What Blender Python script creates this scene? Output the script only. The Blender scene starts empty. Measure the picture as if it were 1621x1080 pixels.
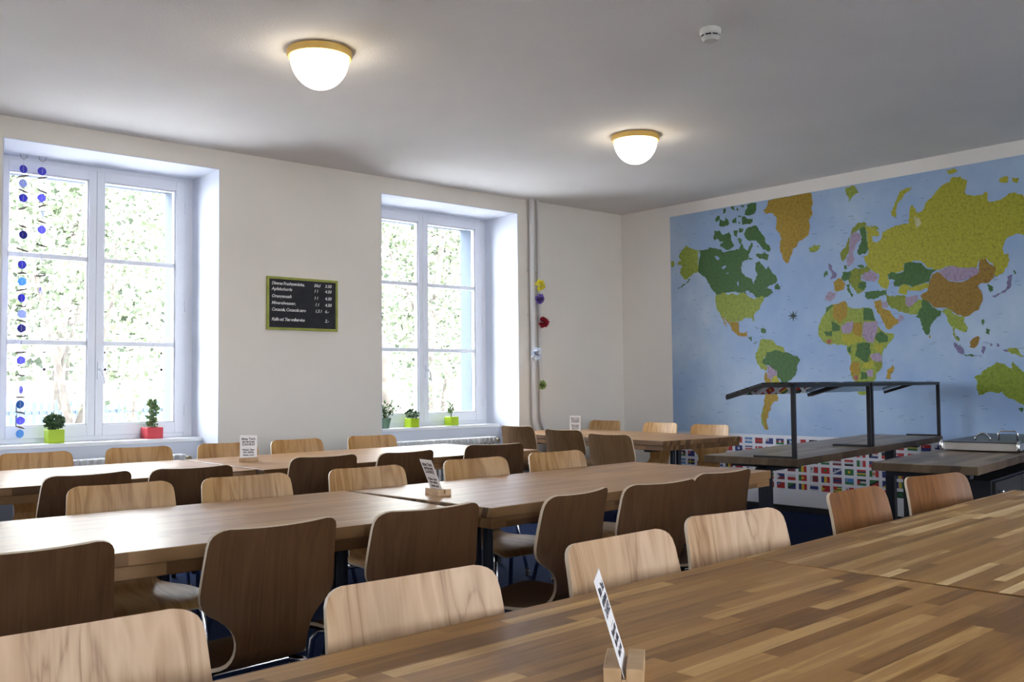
# Dining room with world map mural. All lengths in metres; x runs along the window wall, y towards it.
MAP=[
(0,'lg',[(6189,2619),(6125,2585),(6012,2557),(6017,2313),(6086,2325),(6119,2302),(6164,2270),(6229,2286),(6273,2342),(6266,2378),(6239,2417),(6298,2423),(6290,2464),(6244,2469),(6282,2515),(6262,2554)]),
(0,'g',[(6152,2274),(6136,2261),(6244,2195),(6296,2175),(6303,2184),(6230,2224)]),
(0,'lg',[(6389,2479),(6349,2480),(6337,2442),(6364,2408),(6390,2422)]),
(0,'g',[(6012,2557),(5943,2554),(5874,2567),(5807,2549),(5747,2532),(5718,2499),(5652,2506),(5593,2505),(5534,2503),(5515,2570),(5487,2547),(5476,2511),(5431,2482),(5418,2519),(5383,2564),(5373,2514),(5408,2460),(5433,2394),(5491,2381),(5515,2324),(5499,2264),(5437,2224),(5392,2201),(5365,2145),(5346,2202),(5329,2238),(5350,2289),(5343,2356),(5297,2361),(5259,2318),(5227,2277),(5199,2303),(5167,2242),(5109,2180),(5109,2168),(5121,2141),(5192,2123),(5248,2094),(5199,2090),(5156,2049),(5206,2024),(5250,2008),(5318,1999),(5362,2026),(5373,2051),(5429,2070),(5464,2063),(5498,2081),(5614,2095),(5709,2092),(5818,2081),(5854,2124),(5901,2198),(5925,2241),(5956,2274),(5999,2306),(6017,2313)]),
(1,'oc',[(5831,2461),(5799,2475),(5761,2439),(5792,2424)]),
(1,'oc',[(5745,2347),(5703,2365),(5685,2351),(5722,2327)]),
(1,'oc',[(5693,2287),(5657,2291),(5675,2276)]),
(1,'oc',[(5565,2182),(5551,2196),(5543,2151),(5557,2147)]),
(1,'oc',[(5469,2088),(5429,2090),(5412,2059),(5452,2058)]),
(1,'oc',[(5430,2041),(5373,2047),(5368,2012),(5413,2021)]),
(1,'oc',[(3985,2062),(3951,2062),(3949,2035),(3966,1998),(3946,1947),(3952,1917),(3989,1935),(4002,2001)]),
(1,'oc',[(4264,2305),(4234,2301),(4238,2289),(4260,2288)]),
(0,'g',[(5327,2513),(5310,2521),(5313,2492)]),
(0,'uk',[(3187,1506),(3157,1477),(3184,1468)]),
(0,'uk',[(3134,1494),(3109,1466),(3131,1457)]),
(0,'uk',[(3332,1394),(3299,1398),(3236,1385),(3282,1381)]),
(0,'uk',[(3100,1447),(3057,1438),(3049,1418),(3075,1423)]),
(0,'g',[(3461,1574),(3416,1526),(3430,1516)]),
(0,'g',[(2994,2055),(2969,2034),(2982,2017)]),
(0,'g',[(5301,1717),(5243,1699),(5249,1684),(5296,1691)]),
(0,'lg',[(4165,2566),(4113,2550),(4080,2513),(4123,2511)]),
(0,'g',[(5132,2123),(5110,2135),(5078,2099),(5084,2071),(5133,2075)]),
(0,'g',[(5821,2732),(5755,2718),(5732,2675),(5647,2694),(5624,2662),(5620,2602),(5591,2559),(5604,2536),(5699,2527),(5759,2558),(5752,2588),(5721,2599),(5757,2608),(5793,2643),(5830,2627),(5842,2659)]),
(0,'g',[(5594,2698),(5541,2691),(5549,2633),(5589,2657)]),
(0,'g',[(5529,2714),(5477,2707),(5484,2674),(5524,2669)]),
(0,'g',[(5531,2626),(5497,2587),(5504,2558),(5533,2567)]),
(0,'g',[(5466,2662),(5442,2702),(5413,2713),(5334,2713),(5296,2659),(5268,2627),(5231,2574),(5226,2535),(5172,2472),(5195,2445),(5239,2470),(5272,2493),(5304,2535),(5337,2568),(5417,2577),(5456,2611)]),
(0,'g',[(5239,2450),(5196,2417),(5214,2362),(5274,2387),(5341,2413),(5335,2437),(5273,2430)]),
(0,'g',[(5426,2428),(5375,2403),(5421,2388)]),
(0,'g',[(5492,2822),(5445,2810),(5411,2791),(5366,2790),(5367,2756),(5424,2744),(5493,2748)]),
(0,'g',[(5506,2938),(5454,2938),(5466,2916),(5495,2916)]),
(0,'g',[(5431,2938),(5328,2938),(5323,2905),(5353,2832),(5411,2825),(5462,2837),(5455,2876),(5426,2901)]),
(0,'g',[(5553,2924),(5530,2896),(5548,2889)]),
(0,'g',[(5624,2938),(5582,2938),(5571,2902),(5601,2911)]),
(0,'g',[(5752,2833),(5705,2807),(5680,2843),(5645,2784),(5658,2755),(5718,2753),(5766,2780)]),
(0,'g',[(5782,2872),(5751,2873),(5758,2834),(5807,2816),(5813,2836)]),
(0,'g',[(5609,2799),(5561,2827),(5557,2772),(5592,2772)]),
(0,'g',[(5538,2843),(5497,2832),(5509,2819),(5538,2828)]),
(0,'g',[(5533,2778),(5510,2775),(5514,2754),(5534,2759)]),
(0,'g',[(5714,2928),(5678,2930),(5691,2889),(5715,2883)]),
(0,'or',[(5191,2937),(4963,2938),(4728,2938),(4715,2861),(4731,2808),(4717,2760),(4739,2717),(4760,2683),(4752,2617),(4763,2572),(4806,2531),(4863,2511),(4891,2458),(4934,2435),(4968,2354),(4985,2314),(5021,2332),(5052,2401),(5077,2470),(5071,2517),(5053,2552),(5068,2611),(5100,2634),(5104,2711),(5134,2801),(5228,2814),(5243,2855),(5209,2878)]),
(0,'lg',[(4767,2435),(4705,2455),(4645,2443),(4666,2405),(4707,2386),(4758,2397)]),
(0,'lg',[(4395,2936),(4308,2938),(4281,2892),(4263,2863),(4331,2829),(4351,2796),(4373,2862)]),
(0,'lg',[(5818,2081),(5709,2092),(5498,2081),(5464,2063),(5430,2032),(5374,1998),(5317,2013),(5267,2024),(5262,1985),(5297,1945),(5332,1889),(5378,1844),(5373,1796),(5385,1787),(5401,1826),(5481,1826),(5551,1796),(5610,1790),(5669,1803),(5715,1845),(5763,1858),(5810,1930),(5826,2002)]),
(0,'or',[(5763,1858),(5716,1835),(5657,1792),(5598,1789),(5551,1796),(5553,1738),(5542,1688),(5485,1686),(5450,1703),(5457,1646),(5509,1648),(5578,1670),(5635,1712),(5646,1752),(5681,1789),(5716,1825)]),
(0,'or',[(5740,1836),(5716,1805),(5688,1745),(5705,1765),(5734,1816)]),
(0,'g',[(5451,1645),(5406,1643),(5407,1595),(5440,1625)]),
(0,'g',[(5384,1580),(5345,1593),(5350,1583),(5379,1567)]),
(0,'g',[(5303,1696),(5242,1693),(5248,1670),(5298,1677)]),
(0,'g',[(5380,1748),(5325,1721),(5330,1715),(5369,1730)]),
(0,'lg',[(5316,1601),(5245,1608),(5164,1590),(5130,1549),(5062,1531),(5046,1491),(5052,1471),(5133,1449),(5225,1452),(5297,1403),(5263,1362),(5216,1351),(5253,1302),(5311,1323),(5345,1374),(5367,1435),(5366,1486),(5335,1526)]),
(1,'g',[(5242,1492),(5190,1486),(5143,1504),(5097,1493),(5058,1476),(5047,1481),(4985,1464),(4908,1438),(4881,1403),(4915,1355),(4934,1267),(4980,1219),(5037,1190),(5088,1195),(5104,1230),(5132,1250),(5137,1300),(5194,1331),(5222,1361),(5292,1383),(5291,1413),(5255,1442)]),
(1,'pu',[(5246,1337),(5210,1356),(5171,1325),(5131,1300),(5137,1270),(5196,1231),(5242,1241)]),
(1,'ye',[(5196,1231),(5138,1265),(5127,1240),(5094,1195),(5089,1170),(5106,1150),(5186,1171)]),
(0,'or',[(5253,1302),(5208,1231),(5197,1191),(5117,1165),(5106,1150),(5142,1091),(5126,1051),(5132,1022),(5179,1011),(5208,976),(5215,931),(5239,911),(5234,871),(5265,820),(5254,780),(5231,756),(5267,745),(5307,789),(5317,849),(5303,940),(5283,1031),(5263,1111),(5261,1191),(5265,1292)]),
(1,'lg',[(5303,940),(5287,940),(5297,850),(5277,780),(5307,789),(5317,849)]),
(0,'ol',[(4456,2351),(4428,2381),(4391,2419),(4371,2475),(4333,2554),(4287,2590),(4216,2601),(4191,2577),(4209,2555),(4262,2545),(4298,2525),(4344,2497),(4363,2433),(4370,2366),(4394,2310),(4431,2272),(4453,2300)]),
(0,'pu',[(4349,2481),(4307,2526),(4263,2504),(4256,2445),(4302,2400),(4330,2345),(4318,2286),(4346,2238),(4378,2217),(4395,2269),(4371,2333),(4363,2433)]),
(0,'g',[(4262,2545),(4209,2555),(4198,2479),(4191,2420),(4179,2361),(4216,2316),(4269,2309),(4290,2349),(4275,2389),(4248,2427),(4254,2503)]),
(0,'uk',[(4569,2274),(4542,2250),(4525,2197),(4489,2160),(4509,2128),(4564,2125),(4540,2165),(4553,2200),(4575,2236)]),
(0,'g',[(4614,2189),(4585,2207),(4577,2168),(4615,2146)]),
(0,'g',[(4423,2234),(4396,2235),(4388,2201),(4415,2199)]),
(0,'ol',[(4357,2164),(4298,2200),(4201,2215),(4168,2163),(4256,2138),(4266,2090),(4214,2068),(4224,2012),(4278,1975),(4305,1969),(4330,2020),(4365,2065),(4382,2100)]),
(0,'g',[(4434,2180),(4361,2181),(4353,2147),(4372,2107),(4418,2090),(4449,2123)]),
(0,'or',[(4532,2096),(4481,2126),(4445,2114),(4410,2069),(4429,2020),(4494,2000),(4525,2019)]),
(0,'pu',[(4605,1983),(4567,2014),(4498,1992),(4518,1951),(4560,1921),(4607,1937)]),
(0,'g',[(4401,2060),(4364,2073),(4375,2032),(4336,1971),(4350,1939),(4367,1973),(4397,2018)]),
(0,'g',[(4293,2229),(4236,2219),(4228,2193),(4280,2203)]),
(0,'ye',[(4204,2558),(4157,2548),(4081,2489),(4082,2456),(4159,2466),(4143,2415),(4109,2402),(4056,2445),(4046,2493),(3936,2527),(3878,2531),(3811,2537),(3802,2651),(3781,2688),(3752,2653),(3743,2612),(3692,2625),(3650,2698),(3590,2747),(3529,2806),(3462,2824),(3441,2864),(3375,2862),(3320,2819),(3331,2764),(3342,2718),(3296,2691),(3214,2678),(3186,2702),(3164,2689),(3161,2623),(3108,2615),(3055,2625),(3010,2656),(2949,2655),(2896,2610),(2839,2638),(2724,2574),(2646,2447),(2689,2382),(2789,2359),(2906,2319),(2968,2336),(3020,2315),(3067,2229),(3059,2191),(3025,2187),(3027,2095),(3064,2043),(3127,2012),(3134,2069),(3185,2167),(3248,2164),(3259,2109),(3370,2111),(3473,2140),(3560,2110),(3599,2114),(3667,2140),(3715,2194),(3785,2211),(3856,2199),(3868,2140),(4004,2123),(4016,2083),(4001,2062),(4013,2002),(4051,1975),(4018,1995),(4052,1997),(4085,2025),(4101,2075),(4091,2123),(4150,2161),(4176,2188),(4217,2250),(4234,2293),(4189,2313),(4179,2361),(4191,2420),(4198,2479)]),
(1,'pa',[(3769,2586),(3724,2560),(3705,2518),(3746,2484),(3761,2516)]),
(1,'pu',[(4265,2106),(4229,2152),(4168,2163),(4117,2133),(4101,2091),(4136,2062),(4205,2076)]),
(1,'g',[(4280,2074),(4214,2068),(4211,2027),(4251,1997),(4290,2025)]),
(0,'g',[(4229,1979),(4173,1987),(4087,1976),(4027,1987),(4028,1939),(4105,1920),(4192,1915),(4226,1938)]),
(0,'ye',[(3968,2655),(3934,2731),(3901,2786),(3848,2828),(3776,2846),(3808,2802),(3871,2751),(3915,2687),(3928,2598),(3958,2613)]),
(0,'ye',[(3487,2935),(3420,2933),(3397,2909),(3441,2888),(3469,2893)]),
(0,'ye',[(3072,2786),(3031,2803),(3005,2789),(3007,2748),(3068,2758)]),
(0,'ye',[(2980,2780),(2928,2771),(2938,2731),(2972,2746)]),
(1,'g',[(3862,2199),(3785,2201),(3715,2184),(3687,2142),(3667,2130),(3589,2113),(3639,2079),(3656,2022),(3710,2012),(3781,1983),(3821,2006),(3872,2021),(3914,2004),(3955,2008),(3965,2039),(3948,2057),(4005,2077),(4015,2114),(3983,2136),(3931,2116),(3869,2130)]),
(1,'ye',[(3914,2004),(3872,2021),(3802,1985),(3710,2012),(3656,2007),(3662,1973),(3742,1950),(3843,1968),(3854,1929),(3925,1955)]),
(0,'ol',[(3999,1921),(3947,1927),(3855,1910),(3867,1851),(3848,1780),(3920,1785),(3992,1829),(4032,1883),(4041,1944)]),
(1,'pu',[(3865,1900),(3804,1916),(3743,1911),(3775,1864),(3827,1818),(3862,1850)]),
(0,'lg',[(3848,1780),(3827,1818),(3754,1882),(3714,1879),(3716,1830),(3758,1755),(3808,1758)]),
(0,'g',[(3714,1879),(3674,1886),(3647,1826),(3609,1794),(3561,1771),(3571,1733),(3611,1707),(3652,1661),(3669,1584),(3689,1575),(3722,1635),(3739,1714),(3779,1736),(3757,1774),(3726,1812)]),
(0,'or',[(3669,1584),(3654,1568),(3660,1549),(3671,1559)]),
(1,'br',[(3733,1910),(3673,1945),(3662,1983),(3629,2078),(3580,2097),(3542,2060),(3496,2017),(3411,1995),(3336,2012),(3270,2063),(3250,2099),(3248,2164),(3194,2168),(3168,2119),(3116,2085),(3136,2013),(3182,1971),(3236,1975),(3264,1950),(3238,1910),(3232,1825),(3261,1762),(3326,1728),(3373,1712),(3438,1735),(3493,1786),(3550,1800),(3618,1804),(3665,1856),(3714,1879)]),
(2,'pu',[(3570,2096),(3521,2126),(3444,2132),(3370,2111),(3296,2108),(3242,2079),(3261,2053),(3336,2017),(3411,2000),(3495,2022),(3542,2060)]),
(0,'lg',[(3561,1771),(3502,1796),(3447,1735),(3373,1717),(3383,1675),(3352,1626),(3367,1589),(3404,1600),(3441,1621),(3460,1612),(3453,1555),(3416,1524),(3435,1516),(3466,1565),(3469,1632),(3506,1672),(3523,1731)]),
(0,'g',[(3191,1962),(3165,1951),(3144,1907),(3171,1895),(3183,1924)]),
(0,'uk',[(3158,1866),(3122,1877),(3060,1905),(3041,1949),(3030,2013),(2995,2028),(3005,1992),(3016,1920),(3060,1882),(3132,1850)]),
(0,'g',[(3236,1685),(3222,1684),(3228,1638),(3242,1648)]),
(0,'g',[(3211,1609),(3180,1598),(3177,1552),(3212,1572)]),
(0,'uk',[(3496,1533),(3454,1507),(3386,1433),(3391,1410),(3465,1469)]),
(0,'g',[(3391,1410),(3281,1397),(3318,1389),(3382,1400)]),
(0,'br',[(3337,1512),(3276,1556),(3258,1541),(3279,1481),(3307,1454),(3343,1465)]),
(0,'uk',[(3247,1471),(3216,1460),(3236,1405),(3249,1424)]),
(0,'lg',[(3057,1436),(3005,1448),(2971,1433),(2936,1378),(2972,1388),(3015,1398)]),
(0,'ol2',[(3315,1221),(3215,1287),(3139,1341),(3086,1328),(3025,1283),(3012,1348),(2939,1260),(2894,1216),(2857,1108),(2901,990),(2981,1022),(3042,1054),(3104,1108),(3189,1109),(3287,1075),(3296,1131)]),
(0,'g',[(2993,978),(2952,983),(2959,946)]),
(0,'lg',[(4611,1824),(4605,1869),(4535,1896),(4413,1918),(4390,1863),(4315,1841),(4240,1844),(4166,1822),(4132,1725),(4098,1654),(4045,1608),(3974,1601),(3975,1571),(4039,1497),(4081,1447),(4084,1344),(4108,1293),(4145,1259),(4147,1216),(4185,1155),(4205,1104),(4261,1078),(4308,1086),(4325,1130),(4342,1200),(4379,1253),(4391,1315),(4375,1368),(4383,1430),(4406,1466),(4409,1519),(4457,1529),(4545,1542),(4604,1540),(4653,1573),(4691,1629),(4684,1711),(4637,1799)]),
(1,'or',[(4535,1891),(4413,1918),(4402,1775),(4471,1717),(4538,1775)]),
(1,'g',[(4605,1869),(4545,1892),(4535,1882),(4617,1806)]),
(1,'g',[(4559,1749),(4472,1699),(4473,1655),(4551,1650)]),
(1,'g',[(4641,1654),(4551,1659),(4558,1605),(4612,1616)]),
(1,'rd',[(4613,1571),(4553,1578),(4564,1543),(4599,1539)]),
(1,'pu',[(4462,1699),(4346,1737),(4343,1666),(4378,1624),(4454,1636)]),
(1,'g',[(4240,1844),(4166,1831),(4137,1725),(4243,1731)]),
(1,'or',[(4337,1719),(4262,1715),(4275,1593),(4322,1577),(4354,1640)]),
(1,'pu',[(4243,1722),(4123,1720),(4115,1672),(4145,1587),(4156,1535),(4211,1538),(4265,1601),(4258,1671)]),
(1,'g',[(4135,1612),(4089,1636),(4028,1582),(4029,1539),(4110,1529),(4146,1570)]),
(1,'ye',[(4152,1527),(4065,1523),(4095,1447),(4140,1466)]),
(1,'ye',[(4464,1619),(4368,1623),(4248,1556),(4323,1542),(4400,1518),(4456,1556)]),
(1,'g',[(4314,1533),(4193,1533),(4186,1450),(4216,1355),(4271,1383),(4336,1428),(4315,1489)]),
(1,'g',[(4405,1501),(4371,1509),(4373,1447),(4406,1466)]),
(1,'pu',[(4196,1433),(4122,1448),(4082,1412),(4088,1361),(4169,1380)]),
(1,'ol',[(4152,1362),(4084,1361),(4094,1318),(4136,1276),(4144,1328)]),
(1,'ye',[(4272,1348),(4169,1380),(4162,1328),(4217,1312),(4273,1313)]),
(1,'or',[(4375,1368),(4290,1366),(4293,1261),(4369,1253),(4391,1315)]),
(1,'g',[(4288,1291),(4228,1277),(4229,1216),(4290,1217)]),
(1,'pu',[(4236,1295),(4172,1302),(4174,1233),(4219,1242)]),
(1,'rd',[(4360,1253),(4312,1252),(4314,1209),(4347,1209)]),
(0,'or',[(4045,1291),(3990,1342),(3978,1307),(4012,1214),(4052,1215)]),
(0,'or',[(4137,1881),(4057,1824),(3995,1794),(3969,1750),(3926,1721),(3936,1688),(4026,1642),(4052,1677),(4086,1748),(4121,1802),(4142,1855)]),
(1,'pu',[(3921,1764),(3882,1744),(3927,1688),(3931,1722)]),
(1,'pu',[(4091,1886),(4028,1882),(4021,1830),(4074,1842)]),
(1,'or',[(4146,1899),(4082,1903),(4074,1842),(4129,1854)]),
(0,'ol',[(4018,1907),(3956,1911),(3860,1895),(3837,1775),(3889,1787),(3950,1817),(4002,1854)]),
(0,'dk',[(4946,1868),(4936,1828),(4893,1867),(4927,1823),(4890,1812),(4928,1808),(4899,1773),(4936,1803),(4947,1758),(4956,1804),(4995,1774),(4965,1810),(5010,1819),(4964,1826),(4991,1866),(4956,1829)]),
]
import bpy, bmesh, math, random
from math import sin, cos, pi, radians, sqrt
from mathutils import Vector, Matrix
from mathutils.geometry import tessellate_polygon

SC = bpy.context.scene
COL = SC.collection
random.seed(11)

# ------------------------------------------------------------------ helpers
class MB:
    """collects faces; build() links them as ONE mesh object"""
    def __init__(s): s.v=[]; s.f=[]; s.m=[]
    def add(s, vs, fs, mi=0):
        n=len(s.v); s.v+= [tuple(p) for p in vs]
        s.f+= [tuple(i+n for i in f) for f in fs]; s.m+=[mi]*len(fs)
    def box(s, x0,x1,y0,y1,z0,z1, mi=0, M=None):
        vs=[Vector((x,y,z)) for z in (z0,z1) for y in (y0,y1) for x in (x0,x1)]
        if M is not None: vs=[M@p for p in vs]
        s.add(vs,[(0,2,3,1),(4,5,7,6),(0,1,5,4),(2,6,7,3),(0,4,6,2),(1,3,7,5)],mi)
    def tube(s, pts, r, n=10, mi=0, caps=True):
        pts=[Vector(p) for p in pts]; R=r if isinstance(r,(list,tuple)) else [r]*len(pts)
        rings=[]; up=None
        for i,p in enumerate(pts):
            a=pts[max(i-1,0)]; b=pts[min(i+1,len(pts)-1)]; d=(b-a).normalized()
            if up is None:
                up=Vector((0,0,1)) if abs(d.z)<.9 else Vector((1,0,0))
            x=d.cross(up)
            if x.length<1e-5: x=d.cross(Vector((0,1,0)))
            x.normalize(); y=x.cross(d).normalized(); up=y
            rings.append([p+x*(R[i]*cos(2*pi*k/n))+y*(R[i]*sin(2*pi*k/n)) for k in range(n)])
        vs=[q for g in rings for q in g]; fs=[]
        for i in range(len(pts)-1):
            for k in range(n):
                k2=(k+1)%n; fs.append((i*n+k,(i+1)*n+k,(i+1)*n+k2,i*n+k2))
        if caps:
            fs.append(tuple(range(n))); fs.append(tuple((len(pts)-1)*n+k for k in reversed(range(n))))
        s.add(vs,fs,mi)
    def lathe(s, prof, c=(0,0,0), n=32, mi=0, M=None):
        vs=[]; fs=[]
        for r,z in prof:
            for k in range(n):
                p=Vector((r*cos(2*pi*k/n),r*sin(2*pi*k/n),z))
                if M is not None: p=M@p
                vs.append(p+Vector(c))
        for i in range(len(prof)-1):
            for k in range(n):
                k2=(k+1)%n; fs.append((i*n+k,i*n+k2,(i+1)*n+k2,(i+1)*n+k))
        s.add(vs,fs,mi)
    def build(s, name, mats, parent=None, smooth=False, bevel=0, seg=2, auto=None, doubles=False):
        me=bpy.data.meshes.new(name); me.from_pydata(s.v,[],s.f)
        if not isinstance(mats,(list,tuple)): mats=[mats]
        for m in mats: me.materials.append(m)
        me.polygons.foreach_set('material_index', s.m)
        if smooth: me.polygons.foreach_set('use_smooth',[True]*len(s.f))
        bm=bmesh.new(); bm.from_mesh(me)
        if doubles: bmesh.ops.remove_doubles(bm,verts=bm.verts,dist=1e-5)
        bmesh.ops.recalc_face_normals(bm,faces=bm.faces)
        if smooth and auto:
            for e in bm.edges:
                if len(e.link_faces)==2 and e.calc_face_angle(0)>radians(auto): e.smooth=False
        bm.to_mesh(me); bm.free()
        o=bpy.data.objects.new(name,me); COL.objects.link(o)
        if parent is not None: o.parent=parent
        if bevel:
            b=o.modifiers.new('bevel','BEVEL'); b.width=bevel; b.segments=seg; b.limit_method='ANGLE'
            b.harden_normals=False
        return o

def tag(o, label, cat, group=None, kind=None):
    o['label']=label; o['category']=cat
    if group: o['group']=group
    if kind: o['kind']=kind
    return o
def thing(name, label, cat, loc=(0,0,0), rz=0, group=None):
    o=bpy.data.objects.new(name,None); COL.objects.link(o); o.empty_display_size=.1
    o.location=loc; o.rotation_euler=(0,0,rz)
    return tag(o,label,cat,group)
def struct(o):
    o['kind']='structure'; return o
def dup(root, loc, rz, label, group=None):
    r=root.copy(); COL.objects.link(r); r.location=loc; r.rotation_euler=(0,0,rz); r['label']=label
    if group: r['group']=group
    for ch in list(root.children):
        c=ch.copy(); COL.objects.link(c); c.parent=r
        for g in list(ch.children):
            d=g.copy(); COL.objects.link(d); d.parent=c
    return r
def kids(o): return list(o.children)

# ------------------------------------------------------------------ materials
def mat(name, col=(.8,.8,.8), rough=.5, metal=0, spec=.5, coat=0, emis=None, es=0):
    m=bpy.data.materials.new(name); m.use_nodes=True
    b=m.node_tree.nodes['Principled BSDF']
    b.inputs['Base Color'].default_value=(*col,1); b.inputs['Roughness'].default_value=rough
    b.inputs['Metallic'].default_value=metal; b.inputs['Specular IOR Level'].default_value=spec
    if coat: b.inputs['Coat Weight'].default_value=coat; b.inputs['Coat Roughness'].default_value=.15
    if emis: b.inputs['Emission Color'].default_value=(*emis,1); b.inputs['Emission Strength'].default_value=es
    return m
def nd(m, t, **kw):
    n=m.node_tree.nodes.new(t)
    for k,v in kw.items():
        if hasattr(n,k): setattr(n,k,v)
        else: n.inputs[k].default_value=v
    return n
def lk(m,a,b): m.node_tree.links.new(a,b)
def bsdf(m): return m.node_tree.nodes['Principled BSDF']
def ramp(m, stops, interp='LINEAR'):
    r=nd(m,'ShaderNodeValToRGB'); cr=r.color_ramp; cr.interpolation=interp
    while len(cr.elements)<len(stops): cr.elements.new(.5)
    for e,(p,c) in zip(cr.elements,stops): e.position=p; e.color=(*c,1) if len(c)==3 else c
    return r
def math_(m,op,a,b=None,c=None):
    n=nd(m,'ShaderNodeMath',operation=op)
    for i,v in enumerate((a,b,c)):
        if v is None: continue
        if isinstance(v,(int,float)): n.inputs[i].default_value=v
        else: lk(m,v,n.inputs[i])
    return n.outputs[0]

def plaster(name, col, bump=.06, scale=60, rough=.9):
    """rough roller-painted plaster"""
    m=mat(name,col,rough,spec=.2)
    tc=nd(m,'ShaderNodeTexCoord'); n1=nd(m,'ShaderNodeTexNoise',Scale=scale,Detail=6.0,Roughness=.65)
    n2=nd(m,'ShaderNodeTexNoise',Scale=1.3,Detail=3.0)
    lk(m,tc.outputs['Object'],n1.inputs['Vector']); lk(m,tc.outputs['Object'],n2.inputs['Vector'])
    c=Vector(col)
    r=ramp(m,[(.3,tuple(c*.965)),(.7,tuple(min(1,q*1.02) for q in c))]); lk(m,n2.outputs['Fac'],r.inputs['Fac'])
    lk(m,r.outputs['Color'],bsdf(m).inputs['Base Color'])
    b=nd(m,'ShaderNodeBump',Strength=bump*3,Distance=.004); lk(m,n1.outputs['Fac'],b.inputs['Height'])
    lk(m,b.outputs['Normal'],bsdf(m).inputs['Normal'])
    return m

def butcher(name, cols, rough=.3, lam=.042, length=.42, along='X', coat=.1, grain=.5, spec=.4, bump=True):
    """edge-glued block board: staves of random tone"""
    m=mat(name,cols[0],rough,spec=spec,coat=coat)
    tc=nd(m,'ShaderNodeTexCoord'); sp=nd(m,'ShaderNodeSeparateXYZ'); lk(m,tc.outputs['Object'],sp.inputs[0])
    oi=nd(m,'ShaderNodeObjectInfo')
    X,Y=(sp.outputs['X'],sp.outputs['Y']) if along=='X' else (sp.outputs['Y'],sp.outputs['X'])
    Z=sp.outputs['Z']
    yy=math_(m,'ADD',Y,math_(m,'MULTIPLY',Z,0.37))
    row=math_(m,'FLOOR',math_(m,'DIVIDE',yy,lam))
    rr=math_(m,'ADD',row,math_(m,'MULTIPLY',oi.outputs['Random'],71.0))
    w1=nd(m,'ShaderNodeTexWhiteNoise',noise_dimensions='1D'); lk(m,rr,w1.inputs['W'])
    off=math_(m,'MULTIPLY',w1.outputs['Value'],3.7)
    ln=math_(m,'FLOOR',math_(m,'DIVIDE',math_(m,'ADD',X,off),length))
    cv=nd(m,'ShaderNodeCombineXYZ'); lk(m,rr,cv.inputs[0]); lk(m,ln,cv.inputs[1])
    w2=nd(m,'ShaderNodeTexWhiteNoise',noise_dimensions='3D'); lk(m,cv.outputs[0],w2.inputs['Vector'])
    # grain
    gv=nd(m,'ShaderNodeCombineXYZ')
    lk(m,math_(m,'MULTIPLY',X,2.2),gv.inputs[0]); lk(m,math_(m,'MULTIPLY',yy,38.0),gv.inputs[1])
    lk(m,math_(m,'MULTIPLY',w2.outputs['Value'],9.0),gv.inputs[2])
    g=nd(m,'ShaderNodeTexNoise',Scale=1.6,Detail=7.0,Roughness=.6,Distortion=.6); lk(m,gv.outputs[0],g.inputs['Vector'])
    # soft patches that run across staves
    pn=nd(m,'ShaderNodeTexNoise',Scale=3.2,Detail=3.0); lk(m,tc.outputs['Object'],pn.inputs['Vector'])
    v=math_(m,'ADD',w2.outputs['Value'],math_(m,'MULTIPLY',math_(m,'SUBTRACT',g.outputs['Fac'],.5),grain))
    v=math_(m,'ADD',v,math_(m,'MULTIPLY',math_(m,'SUBTRACT',pn.outputs['Fac'],.5),.55))
    n=len(cols); r=ramp(m,[(i/(n-1),c) for i,c in enumerate(cols)]); lk(m,v,r.inputs['Fac'])
    # stave joints
    fy=math_(m,'FRACT',math_(m,'DIVIDE',yy,lam)); j=math_(m,'LESS_THAN',fy,.03)
    mx=nd(m,'ShaderNodeMixRGB',blend_type='MULTIPLY'); lk(m,math_(m,'MULTIPLY',j,.35),mx.inputs[0])
    lk(m,r.outputs['Color'],mx.inputs[1]); mx.inputs[2].default_value=(.35,.25,.15,1)
    lk(m,mx.outputs[0],bsdf(m).inputs['Base Color'])
    if not bump: return m
    b=nd(m,'ShaderNodeBump',Strength=.08,Distance=.002); lk(m,g.outputs['Fac'],b.inputs['Height']); lk(m,b.outputs['Normal'],bsdf(m).inputs['Normal'])
    rn=math_(m,'ADD',math_(m,'MULTIPLY',pn.outputs['Fac'],.14),rough-.07); lk(m,rn,bsdf(m).inputs['Roughness'])
    return m

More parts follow.
